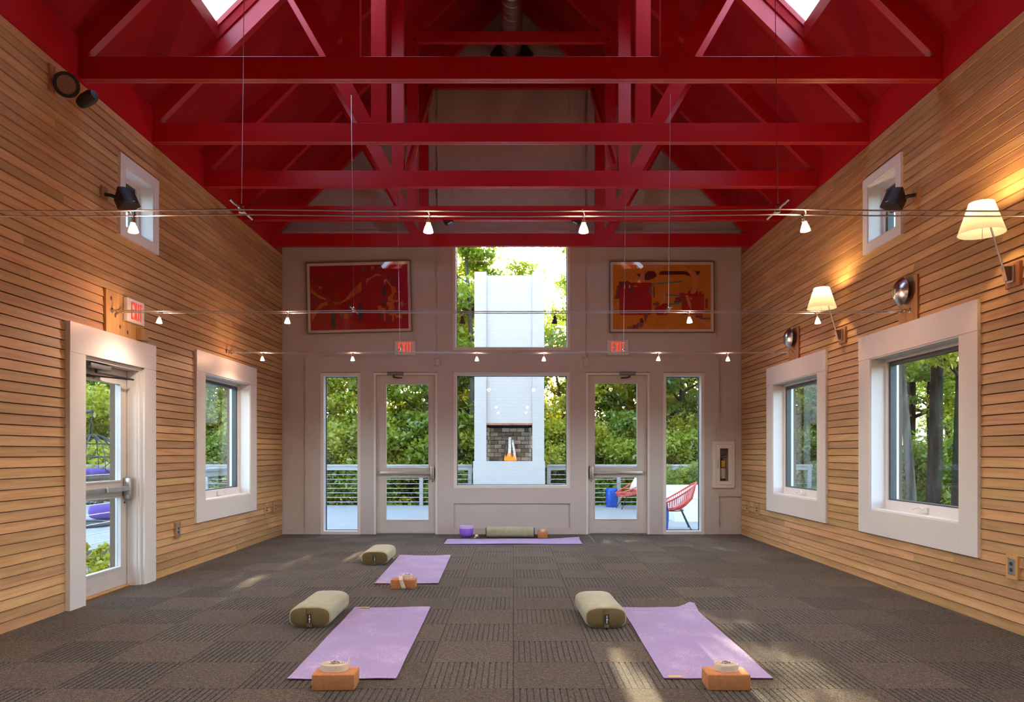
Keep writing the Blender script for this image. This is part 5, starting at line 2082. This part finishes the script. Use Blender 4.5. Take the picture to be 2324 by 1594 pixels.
ch = thing('outdoor_chimney', 'tall white painted brick chimney with an open fireplace outside', 'chimney', (cx(1156), CYF, DZ))
x0, x1, xa, xb = cx(1076.7), cx(1235), cx(1103.5), cx(1208.5)
zo0, zo1 = cz(1047.3), cz(965)
ztop = cz(617)
mb = MB()
mb.box(x0, xa, CYF, CYF + 0.95, zo0, ztop)
mb.build('side_pier', M_CHIM, ch)
MB().box(xb, x1, CYF, CYF + 0.95, zo0, ztop).build('side_pier', M_CHIM, ch)
MB().box(xa, xb, CYF + 0.06, CYF + 0.95, zo1 + 0.045, cz(624)).build('breast', M_CHIM, ch)
MB().box(cx(1074), cx(1236.8), CYF - 0.06, CYF + 0.95, DZ, zo0).build('hearth', M_CHIM, ch)
fb = MB()
fb.box(xa, xb, CYF + 0.62, CYF + 0.95, zo0, zo1 + 0.045)
fire_back = fb.build('firebox_back', M_SOOT, ch)
rows, colsn = 8, 5
bh = (zo1 - zo0 - 0.05) / rows
bwid = (xb - xa - 0.16) / colsn
bm_cache = {}
for r_ in range(rows):
    off = 0.5 if r_ % 2 else 0.0
    for c_ in range(-1, colsn + 1):
        u0 = xa + 0.08 + (c_ + off) * bwid
        u1 = u0 + bwid
        u0, u1 = max(u0, xa + 0.08), min(u1, xb - 0.08)
        if u1 - u0 < 0.03:
            continue
        z0 = zo0 + r_ * bh
        MB().box(u0 + 0.006, u1 - 0.006, CYF + 0.585, CYF + 0.63, z0 + 0.006, z0 + bh - 0.006).build('firebrick', M_FIREBRICK, fire_back)
for s, (ua, ub, vx) in enumerate(((xa, xa + 0.09, 1), (xb - 0.09, xb, -1))):
    for r_ in range(rows):
        z0 = zo0 + r_ * bh
        pa, pb_ = (ua, ub)
        # splayed side bricks
        for k in range(3):
            y0 = CYF + 0.05 + k * 0.19
            i0 = 0.09 * (k / 3.0)
            i1 = 0.09 * ((k + 1) / 3.0)
            if vx > 0:
                pts = [(xa, y0 + .004), (xa + i0 + 0.004, y0 + .004), (xa + i1, y0 + 0.185), (xa, y0 + 0.185)]
            else:
                pts = [(xb, y0 + .004), (xb - i0 - 0.004, y0 + .004), (xb - i1, y0 + 0.185), (xb, y0 + 0.185)]
            MB().poly(pts, z0 + 0.005, z0 + bh - 0.005, 'z').build('firebrick', M_FIREBRICK, fire_back)
for k in range(3):
    w3 = (xb - xa) / 3
    MB().box(xa + k * w3 + 0.003, xa + (k + 1) * w3 - 0.003, CYF + 0.01, CYF + 0.2, zo1, zo1 + 0.043).build('lintel_brick', M_LINTEL, ch)
fx = cx(1157)
logs = [((-0.02, 0.30, 0.0), (0.0, 0.42, 0.57), 0.042, 'tall pale birch log standing upright in the outdoor fireplace', M_BIRCH),
        ((-0.13, 0.30, 0.0), (-0.075, 0.44, 0.40), 0.045, 'shorter dark log leaning left in the outdoor fireplace', M_BARK),
        ((0.13, 0.32, 0.0), (0.06, 0.44, 0.50), 0.032, 'thin log leaning right in the outdoor fireplace', M_BIRCH)]
for a, b, r_, lab, m_ in logs:
    pa = Vector((fx + a[0], CYF + a[1], zo0 + 0.004))
    pb_ = Vector((fx + b[0], CYF + b[1], zo0 + b[2]))
    t = thing('fire_log', lab, 'log', tuple(pa), group='logs in the fireplace')
    pa.z += r_ * 0.3
    MB().tube([pa, pa.lerp(pb_, 0.5) + Vector((0.006, 0, 0)), pb_], [r_, r_ * 0.97, r_ * 0.9], 12, caps=False).build('bark', m_, t, smooth=True)
    MB().tube([pa.lerp(pb_, 0.985), pb_], r_ * 0.88, 12).build('cut_end', M_TAN, t)
fl = thing('fire_flames', 'small orange flames at the foot of the logs', 'flames', (fx, CYF + 0.27, zo0))
for k, (dx, h, w) in enumerate(((-0.11, 0.16, 0.03), (-0.065, 0.24, 0.04), (-0.02, 0.17, 0.035), (0.02, 0.20, 0.035), (0.06, 0.13, 0.03), (0.11, 0.19, 0.03), (0.15, 0.09, 0.02))):
    put(MB().lathe([(0.001, 0.0), (w, 0.02), (w * 0.95, h * 0.3), (w * 0.5, h * 0.65), (0.001, h)], 8), Matrix.Rotation(0.15 * math.sin(k * 2.1), 4, 'Y'),
        Vector((fx + dx, CYF + 0.255 + 0.012 * (k % 3), zo0 + 0.001))).build('flame', M_FLAME, fl, smooth=True)

# ------------------------------------------------------------------ patio furniture


def stool(lab, loc):
    t = thing('garden_stool', lab, 'stool', loc, group='blue drum stools')
    x, y, z = loc
    MB().lathe([(0.001, 0.0), (0.125, 0.0), (0.132, 0.012), (0.140, 0.06), (0.150, 0.16), (0.152, 0.23), (0.150, 0.30), (0.140, 0.40), (0.132, 0.445), (0.122, 0.46), (0.001, 0.465)], 32, (x, y, z)).build('drum', M_BLUE, t, smooth=True)
    holes = MB()
    for r_ in range(8):
        zz = 0.075 + r_ * 0.044
        rr = 0.1405 + 0.0125 * (1 - ((zz - 0.23) / 0.17) ** 2)
        for k in range(16):
            a = 2 * PI * (k + 0.5 * (r_ % 2)) / 16
            c = Vector((math.cos(a), math.sin(a), 0))
            s = Vector((-math.sin(a), math.cos(a), 0))
            p = Vector((x, y, z + zz)) + c * (rr + 0.0012)
            w = 0.0125
            holes.add([tuple(p + s * w), tuple(p + Vector((0, 0, w))), tuple(p - s * w), tuple(p - Vector((0, 0, w)))], [(0, 1, 2, 3)])
    h = holes.build('pierced_pattern', M_BLUED, t, recalc=False)
    h['kind'] = 'stuff'
    for zz in (0.035, 0.425):
        st = MB()
        for k in range(20):
            a = 2 * PI * k / 20
            rr = 0.138 + (0.0 if zz < 0.2 else 0.0)
            st.lathe([(0.001, -0.007), (0.006, -0.004), (0.007, 0.0), (0.006, 0.004), (0.001, 0.007)], 6, (x + rr * math.cos(a), y + rr * math.sin(a), z + zz))
        so = st.build('studs', M_BLUE, t)
        so['kind'] = 'stuff'
    return t


stool('blue pierced drum stool by the far railing, beside a red chair', (cx(1389.5, 17.65), 17.75, DZ))
stool('blue pierced drum stool just outside the right sidelight', (cx(1497, 12.6), 12.58, DZ))


def acapulco(lab, loc, rz, sc=1.0):
    """round corded lounge chair; its front looks along local -x"""
    t = thing('cord_lounge_chair', lab, 'chair', loc, group='red cord lounge chairs')
    R = Matrix.Translation(Vector(loc)) @ Matrix.Rotation(rz, 4, 'Z') @ Matrix.Scale(sc, 4)

    def W(mb):
        mb.v = [tuple(R @ Vector(p)) for p in mb.v]
        return mb

    def rim(a):
        # pear shaped rim tilted back: low in front, high behind
        x = 0.40 * math.cos(a)
        y = 0.37 * math.sin(a) * (1 - 0.18 * math.cos(a + PI))
        return Vector((x - 0.02 + 0.06, y, 0.56 + 0.215 * math.cos(a) + 0.025 * math.cos(2 * a)))

    def low(a):
        x = 0.17 * math.cos(a)
        y = 0.19 * math.sin(a)
        return Vector((x + 0.03, y, 0.335 + 0.02 * math.cos(a)))
    n = 48
    W(MB().tube([rim(2 * PI * k / n) for k in range(n)], 0.014, 8, closed=True)).build('rim', M_CHAIR, t, smooth=True)
    W(MB().tube([low(2 * PI * k / n) for k in range(n)], 0.010, 6, closed=True)).build('seat_ring', M_CHAIR, t, smooth=True)
    mb = MB()
    m = 64
    for k in range(m):
        a = 2 * PI * k / m
        p0, p2 = rim(a), low(a)
        p1 = (p0 + p2) / 2 + Vector((0.05 * math.cos(a), 0.05 * math.sin(a), -0.055))
        mb.tube([p0, p0.lerp(p1, 0.55) + Vector((0, 0, -0.012)), p1, p1.lerp(p2, 0.5) + Vector((0, 0, -0.01)), p2], 0.0055, 5)
    for k in range(9):
        yy = -0.16 + 0.04 * k
        xx = 0.17 * math.sqrt(max(0, 1 - (yy / 0.19) ** 2))
        mb.tube([(0.03 - xx, yy, 0.33), (0.03, yy, 0.325), (0.03 + xx, yy, 0.345)], 0.0055, 5)
    c = W(mb).build('cord_webbing', M_CHAIR, t, smooth=True)
    c['kind'] = 'stuff'
    W(MB().tube([Vector((0.03 + 0.19 * math.cos(2 * PI * k / 24), 0.21 * math.sin(2 * PI * k / 24), 0.318)) for k in range(24)], 0.009, 6, closed=True)).build('leg_ring', M_CHAR, t, smooth=True)
    for a, sx in ((0.6, 0.36), (-0.6, 0.36), (PI - 0.6, 0.38), (PI + 0.6, 0.38)):
        top = Vector((0.03 + 0.19 * math.cos(a), 0.21 * math.sin(a), 0.318))
        bot = Vector((0.03 + sx * math.cos(a), sx * math.sin(a) * 1.05, 0.008))
        W(MB().tube([top, bot], 0.0095, 6)).build('leg', M_CHAR, t, smooth=True)
        W(MB().lathe([(0.001, 0), (0.014, 0), (0.014, 0.02), (0.001, 0.022)], 8, (bot.x, bot.y, 0))).build('foot_cap', M_CHAR, t)
    return t


acapulco('red cord lounge chair beside the white planters, seen through the right sidelight', (2.73, 12.75, DZ), math.radians(-8))
acapulco('red cord lounge chair by the far railing, seen through the right door', (cx(1432, 17.2), 17.25, DZ), math.radians(8), 0.98)
ch_pillow = MB()
pl = Vector((cx(1440, 17.2) + 0.06, 17.22, DZ + 0.62))
v = []
for i in range(9):
    for j in range(9):
        a, b = i / 8 * 2 - 1, j / 8 * 2 - 1
        v.append((a, b))
thk = lambda a, b: 0.055 * (1 - a ** 4) * (1 - b ** 4)
Rp = Matrix.Rotation(math.radians(20), 4, 'Z') @ Matrix.Rotation(math.radians(-58), 4, 'Y')
vv = [tuple(pl + Rp @ Vector((a * 0.19, b * 0.19, thk(a, b)))) for a, b in v] + [tuple(pl + Rp @ Vector((a * 0.19, b * 0.19, -thk(a, b)))) for a, b in v]
ff = []
for i in range(8):
    for j in range(8):
        k = i * 9 + j
        ff.append((k, k + 9, k + 10, k + 1))
        ff.append((81 + k, 81 + k + 1, 81 + k + 10, 81 + k + 9))
ch_pillow.add(vv, ff)
o = ch_pillow.build('throw_pillow', principled('white_coral_cloth', (0.80, 0.72, 0.68), 0.85, vary=0.1), None, smooth=True, recalc=False)
tag(o, 'white throw pillow on the far red cord chair', 'pillow')


def planter(lab, x0, x1, y0, y1, h):
    t = thing('planter_box', lab, 'planter', ((x0 + x1) / 2, (y0 + y1) / 2, DZ), group='white planters')
    f = 0.03
    mb = MB()
    z1 = DZ + h
    tp = 0.03
    v = [(x0 + tp, y0 + tp, DZ), (x1 - tp, y0 + tp, DZ), (x1 - tp, y1 - tp, DZ), (x0 + tp, y1 - tp, DZ), (x0, y0, z1), (x1, y0, z1), (x1, y1, z1), (x0, y1, z1),
         (x0 + f, y0 + f, z1), (x1 - f, y0 + f, z1), (x1 - f, y1 - f, z1), (x0 + f, y1 - f, z1), (x0 + f, y0 + f, z1 - 0.05), (x1 - f, y0 + f, z1 - 0.05), (x1 - f, y1 - f, z1 - 0.05), (x0 + f, y1 - f, z1 - 0.05)]
    fs = [(3, 2, 1, 0)]
    for k in range(4):
        n = (k + 1) % 4
        fs += [(k, n, 4 + n, 4 + k), (4 + k, 4 + n, 8 + n, 8 + k), (8 + k, 8 + n, 12 + n, 12 + k)]
    mb.add(v, fs)
    mb.build('tub', M_PLANTER, t)
    MB().add([(x0 + f, y0 + f, z1 - 0.05), (x1 - f, y0 + f, z1 - 0.05), (x1 - f, y1 - f, z1 - 0.05), (x0 + f, y1 - f, z1 - 0.05)], [(0, 1, 2, 3)]).build('soil', M_CARP_BASE, t)
    return t


planter('tall white planter box holding the juniper, behind the red chair', cx(1500, 14.9), cx(1600, 14.9), 14.95, 15.75, 0.66)
planter('low white planter cube standing before the tall planter', cx(1527, 14.0), cx(1590, 14.0), 13.95, 14.6, 0.42)


# ------------------------------------------------------------------ leaves
def leaf_cloud(centers, radii, n_each, size, flat=0.5, seed=0, aspect=0.55, droop=0.0):
    r = np.random.default_rng(seed)
    C = np.repeat(np.asarray(centers, float), n_each, axis=0)
    Rr = np.repeat(np.asarray(radii, float), n_each, axis=0)
    N = len(C)
    d = r.normal(size=(N, 3))
    d /= np.linalg.norm(d, axis=1)[:, None]
    rad = r.random(N) ** 0.45
    P = C + d * Rr * rad[:, None]
    nrm = r.normal(size=(N, 3)) * np.array([flat, flat, 1.0]) 
    nrm /= np.linalg.norm(nrm, axis=1)[:, None]
    a = r.normal(size=(N, 3))
    a[:, 2] -= droop
    a -= nrm * (a * nrm).sum(1)[:, None]
    a /= np.linalg.norm(a, axis=1)[:, None]
    b = np.cross(nrm, a)
    s = size * (0.6 + 0.8 * r.random(N))[:, None]
    v = np.empty((N, 6, 3))
    w = aspect * 0.5
    v[:, 0] = P - a * s * 0.5
    v[:, 1] = P - a * s * 0.18 + b * s * w * 0.85
    v[:, 2] = P + a * s * 0.16 + b * s * w * 0.8
    v[:, 3] = P + a * s * 0.5 - nrm * s * 0.10
    v[:, 4] = P + a * s * 0.16 - b * s * w * 0.8
    v[:, 5] = P - a * s * 0.18 - b * s * w * 0.85
    return v.reshape(-1, 3)


def leaf_obj(name, v, mat, parent):
    n = len(v) // 6
    me = bpy.data.meshes.new(name)
    me.vertices.add(n * 6)
    me.vertices.foreach_set('co', v.astype(np.float32).ravel())
    me.loops.add(n * 6)
    me.loops.foreach_set('vertex_index', np.arange(n * 6, dtype=np.int32))
    me.polygons.add(n)
    me.polygons.foreach_set('loop_start', np.arange(0, n * 6, 6, dtype=np.int32))
    me.polygons.foreach_set('loop_total', np.full(n, 6, dtype=np.int32))
    me.materials.append(mat)
    me.update(calc_edges=True)
    me.validate()
    o = bpy.data.objects.new(name, me)
    COL.objects.link(o)
    if parent:
        o.parent = parent
    o['kind'] = 'stuff'
    return o


def tree_proto(seed, height, crown0, spread, trunk_r, leafm, barkm, n_br=16, per=230, size=0.15, lean=0.3, clus=0.75, layered=False, name='forest_tree'):
    r = random.Random(seed)
    t = thing(name, '', 'tree')
    pts = []
    rad = []
    ph = r.uniform(0, 6)
    n = 9
    for i in range(n):
        u = i / (n - 1)
        pts.append(Vector((lean * math.sin(u * 2.4 + ph) - lean * math.sin(ph), lean * 0.7 * math.cos(u * 2.9 + ph) - lean * 0.7 * math.cos(ph), u * height * 0.97)))
        rad.append(trunk_r * (1 - 0.86 * u) + 0.012)
    mb = MB().tube(pts, rad, 9)
    cs, rs = [], []

    def at(u):
        f = min(u, 0.999) * (n - 1)
        i = int(f)
        return pts[i].lerp(pts[i + 1], f - i), rad[i]
    for k in range(n_br):
        u = crown0 + (0.97 - crown0) * (k + r.random() * 0.6) / n_br
        p, tr = at(u)
        a = k * 2.4 + r.uniform(-0.4, 0.4)
        shp = math.sin(PI * min(1, 0.18 + 0.82 * (u - crown0) / (1 - crown0))) ** 0.6
        L = spread * shp * r.uniform(0.75, 1.15)
        rise = (0.05 if layered else 0.35) * L + r.uniform(-0.1, 0.3)
        e = p + Vector((math.cos(a) * L, math.sin(a) * L, rise))
        m = p.lerp(e, 0.5) + Vector((0, 0, 0.12 * L))
        mb.tube([p, m, e], [max(tr * 0.4, 0.012), max(tr * 0.25, 0.009), 0.006], 5)
        for f in ((0.45, 0.62), (0.8, 0.85), (1.0, 1.0)) if not layered else ((0.3, 0.5), (0.6, 0.8), (0.9, 1.0)):
            c = p.lerp(m, f[0] * 2) if f[0] < 0.5 else m.lerp(e, f[0] * 2 - 1)
            cs.append(tuple(c + Vector((r.uniform(-.2, .2), r.uniform(-.2, .2), r.uniform(-.1, .2)))))
            q = clus * f[1] * r.uniform(0.75, 1.2)
            rs.append((q, q, q * (0.22 if layered else 0.62)))
    cs.append(tuple(pts[-1]))
    rs.append((clus * 0.7,) * 3)
    mb.build('trunk', barkm, t, smooth=True)
    leaf_obj('foliage', leaf_cloud(cs, rs, per, size, 0.55, seed), leafm, t)
    return t


P_A = tree_proto(1, 9.5, 0.20, 2.1, 0.13, M_LEAF[0], M_BARK, 18, 330, 0.125)
P_B = tree_proto(2, 7.0, 0.12, 1.9, 0.09, M_LEAF[1], M_BARK, 16, 330, 0.115, lean=0.5)
P_C = tree_proto(3, 11.0, 0.24, 2.5, 0.16, M_LEAF[2], M_BARKD, 20, 330, 0.14)
P_D = tree_proto(4, 13.0, 0.30, 2.6, 0.22, M_LEAF[0], M_BARKD, 20, 300, 0.14, lean=0.2)
P_E = tree_proto(5, 12.0, 0.26, 2.4, 0.17, M_LEAF[3], M_BARKD, 22, 320, 0.11, lean=0.15, layered=True)
P_S = tree_proto(6, 2.9, 0.03, 1.2, 0.03, M_LEAF[1], M_BARK, 13, 290, 0.10, lean=0.2, clus=0.6, name='understory_shrub')
P_T = tree_proto(8, 2.6, 0.03, 1.3, 0.03, M_LEAF[0], M_BARK, 13, 290, 0.105, lean=0.2, clus=0.65, name='understory_shrub')
P_F = tree_proto(9, 9.6, 0.42, 2.6, 0.135, M_LEAF[1], M_BARKD, 18, 320, 0.13, lean=0.15)
P_G = tree_proto(10, 9.4, 0.40, 2.6, 0.085, M_LEAF[0], M_BARK, 16, 320, 0.125, lean=0.35)
_first = set()


PLANTED = []


def plant(proto, x, y, lab, group, sc=1.0, rz=None, z=GZ, cat='tree'):
    if id(proto) in _first:
        o = copy_tree(proto)
    else:
        o = proto
        _first.add(id(proto))
    o.location = (x, y, z - 0.05)
    o.rotation_euler = (0, 0, random.uniform(0, 6.28) if rz is None else rz)
    o.scale = (sc, sc, sc)
    tag(o, lab, cat, group)
    PLANTED.append((o, x, y, lab, cat))
    return o


GB = 'woods behind the deck'
LB = 'leafy tree in the woods behind the deck railing'
# seen through the doors and windows of the gable wall
plant(P_A, -2.75, 22.0, 'slender pale trunked tree seen through the left glazed door', GB, 1.0, rz=0.4)
plant(P_C, 4.05, 21.6, 'tree with a pale grey trunk seen through the right glazed door', GB, 0.95)
for i, (p, x, y, s) in enumerate([
        (P_A, -1.35, 21.6, 0.98), (P_B, 1.85, 23.4, 0.92), (P_B, -5.4, 21.3, 1.0), (P_B, -1.9, 23.2, 1.05), (P_A, -4.4, 24.6, 1.0), (P_C, -7.0, 24.0, 1.0), (P_B, 2.7, 22.6, 1.0), (P_A, 5.6, 23.2, 1.0), (P_B, 6.6, 21.2, 1.05),
        (P_C, -2.5, 27.2, 0.8), (P_D, -5.8, 28.6, 0.95), (P_A, -9.6, 27.5, 1.0), (P_D, 3.6, 27.6, 0.86), (P_C, 6.8, 27.2, 1.0), (P_A, 9.4, 25.6, 1.0), (P_B, 0.4, 27.0, 0.62),
        (P_D, -3.4, 34.0, 1.0), (P_D, -8.5, 35.0, 1.1), (P_C, 4.6, 34.5, 1.0), (P_D, 9.0, 35.0, 1.1), (P_B, 1.4, 35.0, 0.78), (P_B, -0.9, 36.0, 0.8),
        (P_D, -6.0, 42.0, 1.1), (P_C, 1.0, 44.0, 0.62), (P_D, 6.6, 43.0, 1.0), (P_C, -1.8, 42.0, 0.66), (P_D, 12.0, 42.0, 1.1), (P_D, -12.0, 41.0, 1.1)]):
    plant(p, x, y, LB, GB, s)
for i, x in enumerate(np.arange(-8.2, 8.3, 1.35)):
    plant(P_S if i % 2 else P_T, float(x) + random.uniform(-0.3, 0.3), 20.2 + random.uniform(-0.2, 0.9), 'low leafy shrub growing right behind the deck railing', 'shrubs behind the deck', random.uniform(0.95, 1.25), cat='shrub')
for i, x in enumerate(np.arange(-10, 10.3, 1.7)):
    plant(P_T if i % 2 else P_S, float(x) + random.uniform(-0.3, 0.3), 24.5 + random.uniform(-1.0, 1.2), 'leafy shrub deeper in the woods behind the deck', 'shrubs deeper in the woods', random.uniform(1.2, 1.6), cat='shrub')
# left of the building
GL = 'woods beyond the left deck'
for p, x, y, s in [(P_A, -12.6, 20.5, 1.0), (P_C, -10.6, 23.5, 1.0), (P_E, -15.5, 23.5, 1.0), (P_B, -13.2, 25.5, 1.1), (P_A, -17.5, 27.5, 1.1), (P_C, -20.0, 32.0, 1.1),
                   (P_D, -14.5, 31.0, 1.0), (P_B, -10.2, 30.0, 1.1), (P_C, -19.0, 23.0, 1.0), (P_D, -25.0, 38.0, 1.2), (P_D, -18.0, 40.0, 1.2), ]:
    plant(p, x, y, 'leafy tree beyond the left deck', GL, s)
for x, y in [(-11.6, 19.4), (-13.5, 20.6), (-15.3, 21.4), (-17.0, 22.0), (-9.8, 20.0), (-12.0, 23.0), (-14.5, 25.0), (-17, 26)]:
    plant(P_S if (x * 10) % 2 < 1 else P_T, x, y, 'low shrub beyond the left deck', 'shrubs beyond the left deck', random.uniform(1.0, 1.4), cat='shrub')
# right of the building
GR = 'woods outside the right windows'
plant(P_G, 7.55, 13.75, 'slim forked tree trunk seen in the nearest right window, left one', GR, 1.0, rz=1.0)
plant(P_F, 8.62, 15.15, 'thick dark tree trunk seen in the middle of the nearest right window', GR, 1.15, rz=2.0)
plant(P_F, 8.06, 13.3, 'lichen grey trunk at the right edge of the nearest right window', GR, 0.95, rz=4.0)
for p, x, y, s in [(P_E, 11.8, 22.0, 1.0), (P_A, 13.5, 21.0, 1.0), (P_B, 12.2, 18.6, 1.0), (P_E, 15.2, 26.5, 1.1), (P_C, 18.0, 30.0, 1.1), (P_E, 9.6, 22.6, 1.0), (P_A, 11.5, 28.0, 1.0),
                   (P_C, 14.0, 32.0, 1.1), (P_D, 21.0, 34.0, 1.2), (P_E, 8.2, 19.4, 0.9), (P_A, 16.5, 24.0, 1.0)]:
    plant(p, x, y, 'leafy tree in the woods outside the right windows', GR, s)
for x, y in [(9.2, 17.4), (10.6, 18.8), (12.4, 20.4), (14.2, 22.6), (8.4, 18.6), (10.2, 21.0), (12.0, 24.0), (9.6, 15.8), (11.4, 16.8)]:
    plant(P_T if (x * 10) % 2 < 1 else P_S, x, y, 'low shrub outside the right windows', 'shrubs outside the right windows', random.uniform(0.8, 1.2), cat='shrub')

# say which one: the opening it shows in, and its rank from near to far there
OPEN = [(0, 300, 'the left wall door'), (300, 600, 'the left wall window'), (600, 846, 'the left sidelight'), (846, 1000, 'the left glazed door'),
        (1000, 1080, 'the square window, left of the chimney'), (1080, 1232, 'the upper window, over the chimney'), (1232, 1310, 'the square window, right of the chimney'),
        (1310, 1485, 'the right glazed door'), (1485, 1650, 'the right sidelight'), (1650, 1915, 'the farther right window'), (1915, 2324, 'the nearest right window')]
RANK = ['nearest', 'second', 'third', 'fourth', 'fifth', 'sixth', 'seventh', 'eighth', 'ninth', 'tenth', 'eleventh', 'twelfth', 'thirteenth', 'fourteenth']
byo = {}
for rec in PLANTED:
    o, x, y, lab, cat = rec
    px = 1165 + x / y * FPX if y > 1 else -1
    where = next((n for a, b, n in OPEN if a <= px < b), None)
    if 'seen' in lab or 'trunk at' in lab:
        continue
    if where is None:
        o['label'] = ('leafy tree off to the %s of the building, number %s from the far end' if cat == 'tree' else 'shrub off to the %s of the building, number %s from the far end') % (
            'left' if x < 0 else 'right', RANK[len(byo.setdefault(('off', cat, x < 0), []))])
        byo[('off', cat, x < 0)].append(o)
        continue
    byo.setdefault((where, cat), []).append((y, o))
for key, lst in byo.items():
    if key[0] == 'off':
        continue
    lst.sort(key=lambda q: q[0])
    for k, (y, o) in enumerate(lst):
        kind = 'leafy tree' if key[1] == 'tree' else 'leafy shrub'
        o['label'] = '%s %s back in the woods seen through %s' % (RANK[k], kind, key[0]) if k else 'nearest %s in the woods seen through %s' % (kind, key[0])

# juniper in the tall planter
jt = thing('juniper_bush', 'spiky green juniper bush growing in the tall white planter', 'bush', (cx(1545, 14.9), 15.35, DZ + 0.61))
jc = Vector(jt.location)
mb = MB()
cs, rs = [], []
rj = random.Random(5)
for k in range(26):
    a = rj.uniform(0, 6.28)
    L = rj.uniform(0.25, 0.55)
    e = jc + Vector((math.cos(a) * L * 1.0, math.sin(a) * L * 0.6, rj.uniform(0.05, 0.45)))
    mb.tube([jc, jc.lerp(e, 0.5) + Vector((0, 0, 0.05)), e], [0.012, 0.008, 0.004], 5)
    for f in (0.4, 0.7, 1.0):
        cs.append(tuple(jc.lerp(e, f) - jc + Vector((0, 0, 0.03))))
        rs.append((0.11, 0.11, 0.08))
mb.build('stem', M_BARK, jt)
leaf_obj('foliage', leaf_cloud(cs, rs, 110, 0.06, 0.8, 3, 0.22), M_LEAF[3], jt)

# weeds in the bed outside the left door
rw = random.Random(9)
for i, (x, y, s) in enumerate([(-4.55, 7.9, 1.0), (-4.9, 8.5, 1.2), (-5.1, 9.0, 0.9), (-4.7, 9.2, 1.0), (-4.6, 10.0, 1.0)]):
    t = thing('garden_weed', 'leafy green weed in the soil strip outside the left door, %s one from the viewer' % ['nearest', 'second', 'third', 'fourth', 'farthest'][i], 'plant', (x, y, DZ - 0.2), group='weeds outside the left door')
    mb = MB()
    cs, rs = [], []
    for k in range(7):
        a = rw.uniform(0, 6.28)
        e = Vector((math.cos(a) * 0.16 * s, math.sin(a) * 0.16 * s, rw.uniform(0.15, 0.42) * s))
        mb.tube([Vector((x, y, DZ - 0.2)), Vector((x, y, DZ - 0.2)) + e * 0.6 + Vector((0, 0, 0.03)), Vector((x, y, DZ - 0.2)) + e], 0.004, 4)
        cs += [tuple(e * 0.6), tuple(e)]
        rs += [(0.07, 0.07, 0.05)] * 2
    mb.build('stem', M_LEAF[1], t)
    leaf_obj('foliage', leaf_cloud(cs, rs, 9, 0.10, 0.5, 40 + i, 0.6), M_LEAF[1], t)

# ------------------------------------------------------------------ hanging chair on the left deck
hx, hy = -7.55, 13.15
hc = thing('hanging_egg_chair', 'dark wire hanging egg chair on the left deck', 'chair', (hx, hy, DZ))
ez, er, eh = 0.98, 0.50, 0.62
mb = MB()
mb.tube([(hx - 0.95, hy, DZ + 0.03), (hx - 0.95, hy, 1.3), (hx - 0.80, hy, 1.86), (hx - 0.45, hy, 1.93), (hx, hy, 2.02)], 0.03, 8)
mb.tube([Vector((hx - 0.3 + 0.62 * math.cos(2 * PI * k / 24), hy + 0.62 * math.sin(2 * PI * k / 24), DZ + 0.03)) for k in range(24)], 0.028, 6, closed=True)
mb.tube([(hx - 0.95, hy, DZ + 0.03), (hx + 0.3, hy, DZ + 0.03)], 0.025, 6)
mb.build('stand', M_CHAR, hc, smooth=True)
mb = MB()
for k in range(12):
    z = 1.99 - k * 0.033
    ring = [Vector((hx + (0.010 * math.cos(a) if k % 2 else 0), hy + (0 if k % 2 else 0.010 * math.cos(a)), z + 0.022 * math.sin(a))) for a in [2 * PI * j / 8 for j in range(8)]]
    mb.tube(ring, 0.004, 4, closed=True)
c_ = mb.build('chain', M_CHAR, hc)
mb = MB()


def egg(a, ph):
    rr = er * math.sin(ph) ** 0.9
    return Vector((hx + rr * math.cos(a), hy + rr * math.sin(a), ez + eh * math.cos(ph)))


for k in range(10):
    a = 2 * PI * k / 10
    mb.tube([egg(a, 0.05 + 3.0 * j / 14) for j in range(15)], 0.012 if k % 5 == 0 else 0.007, 5)
for phv in (0.75, 1.2, 1.7, 2.2, 2.7):
    mb.tube([egg(2 * PI * j / 24, phv) for j in range(24)], 0.008, 5, closed=True)
re = random.Random(4)
for k in range(70):
    a, p1 = re.uniform(0, 6.28), re.uniform(0.3, 2.6)
    a2, p2 = a + re.uniform(-0.6, 0.6), p1 + re.uniform(-0.5, 0.5)
    mb.tube([egg(a, p1), egg((a + a2) / 2, (p1 + p2) / 2), egg(a2, max(0.1, p2))], 0.006, 4)
mb.build('basket', M_CHAR, hc)


def cushion(name, lab, c, sx, sy, sz, m):
    mb = MB()
    v, f = [], []
    nu, nv = 20, 10
    for j in range(nv + 1):
        ph = PI * j / nv
        for i in range(nu):
            th = 2 * PI * i / nu
            e = 0.5
            q = lambda w: math.copysign(abs(w) ** e, w)
            v.append((c[0] + sx * q(math.sin(ph)) * q(math.cos(th)), c[1] + sy * q(math.sin(ph)) * q(math.sin(th)), c[2] + sz * q(math.cos(ph))))
    for j in range(nv):
        for i in range(nu):
            f.append((j * nu + i, j * nu + (i + 1) % nu, (j + 1) * nu + (i + 1) % nu, (j + 1) * nu + i))
    mb.add(v, f)
    o = mb.build(name, m, None, smooth=True)
    return tag(o, lab, 'cushion')


cushion('seat_cushion', 'purple cushion inside the hanging egg chair', (hx + 0.02, hy, 0.86), 0.30, 0.30, 0.14, M_PURPLE)
cushion('floor_cushion', 'purple cushion lying on the left deck', (-7.9, 14.6, 0.12), 0.42, 0.42, 0.155, M_PURPLE)
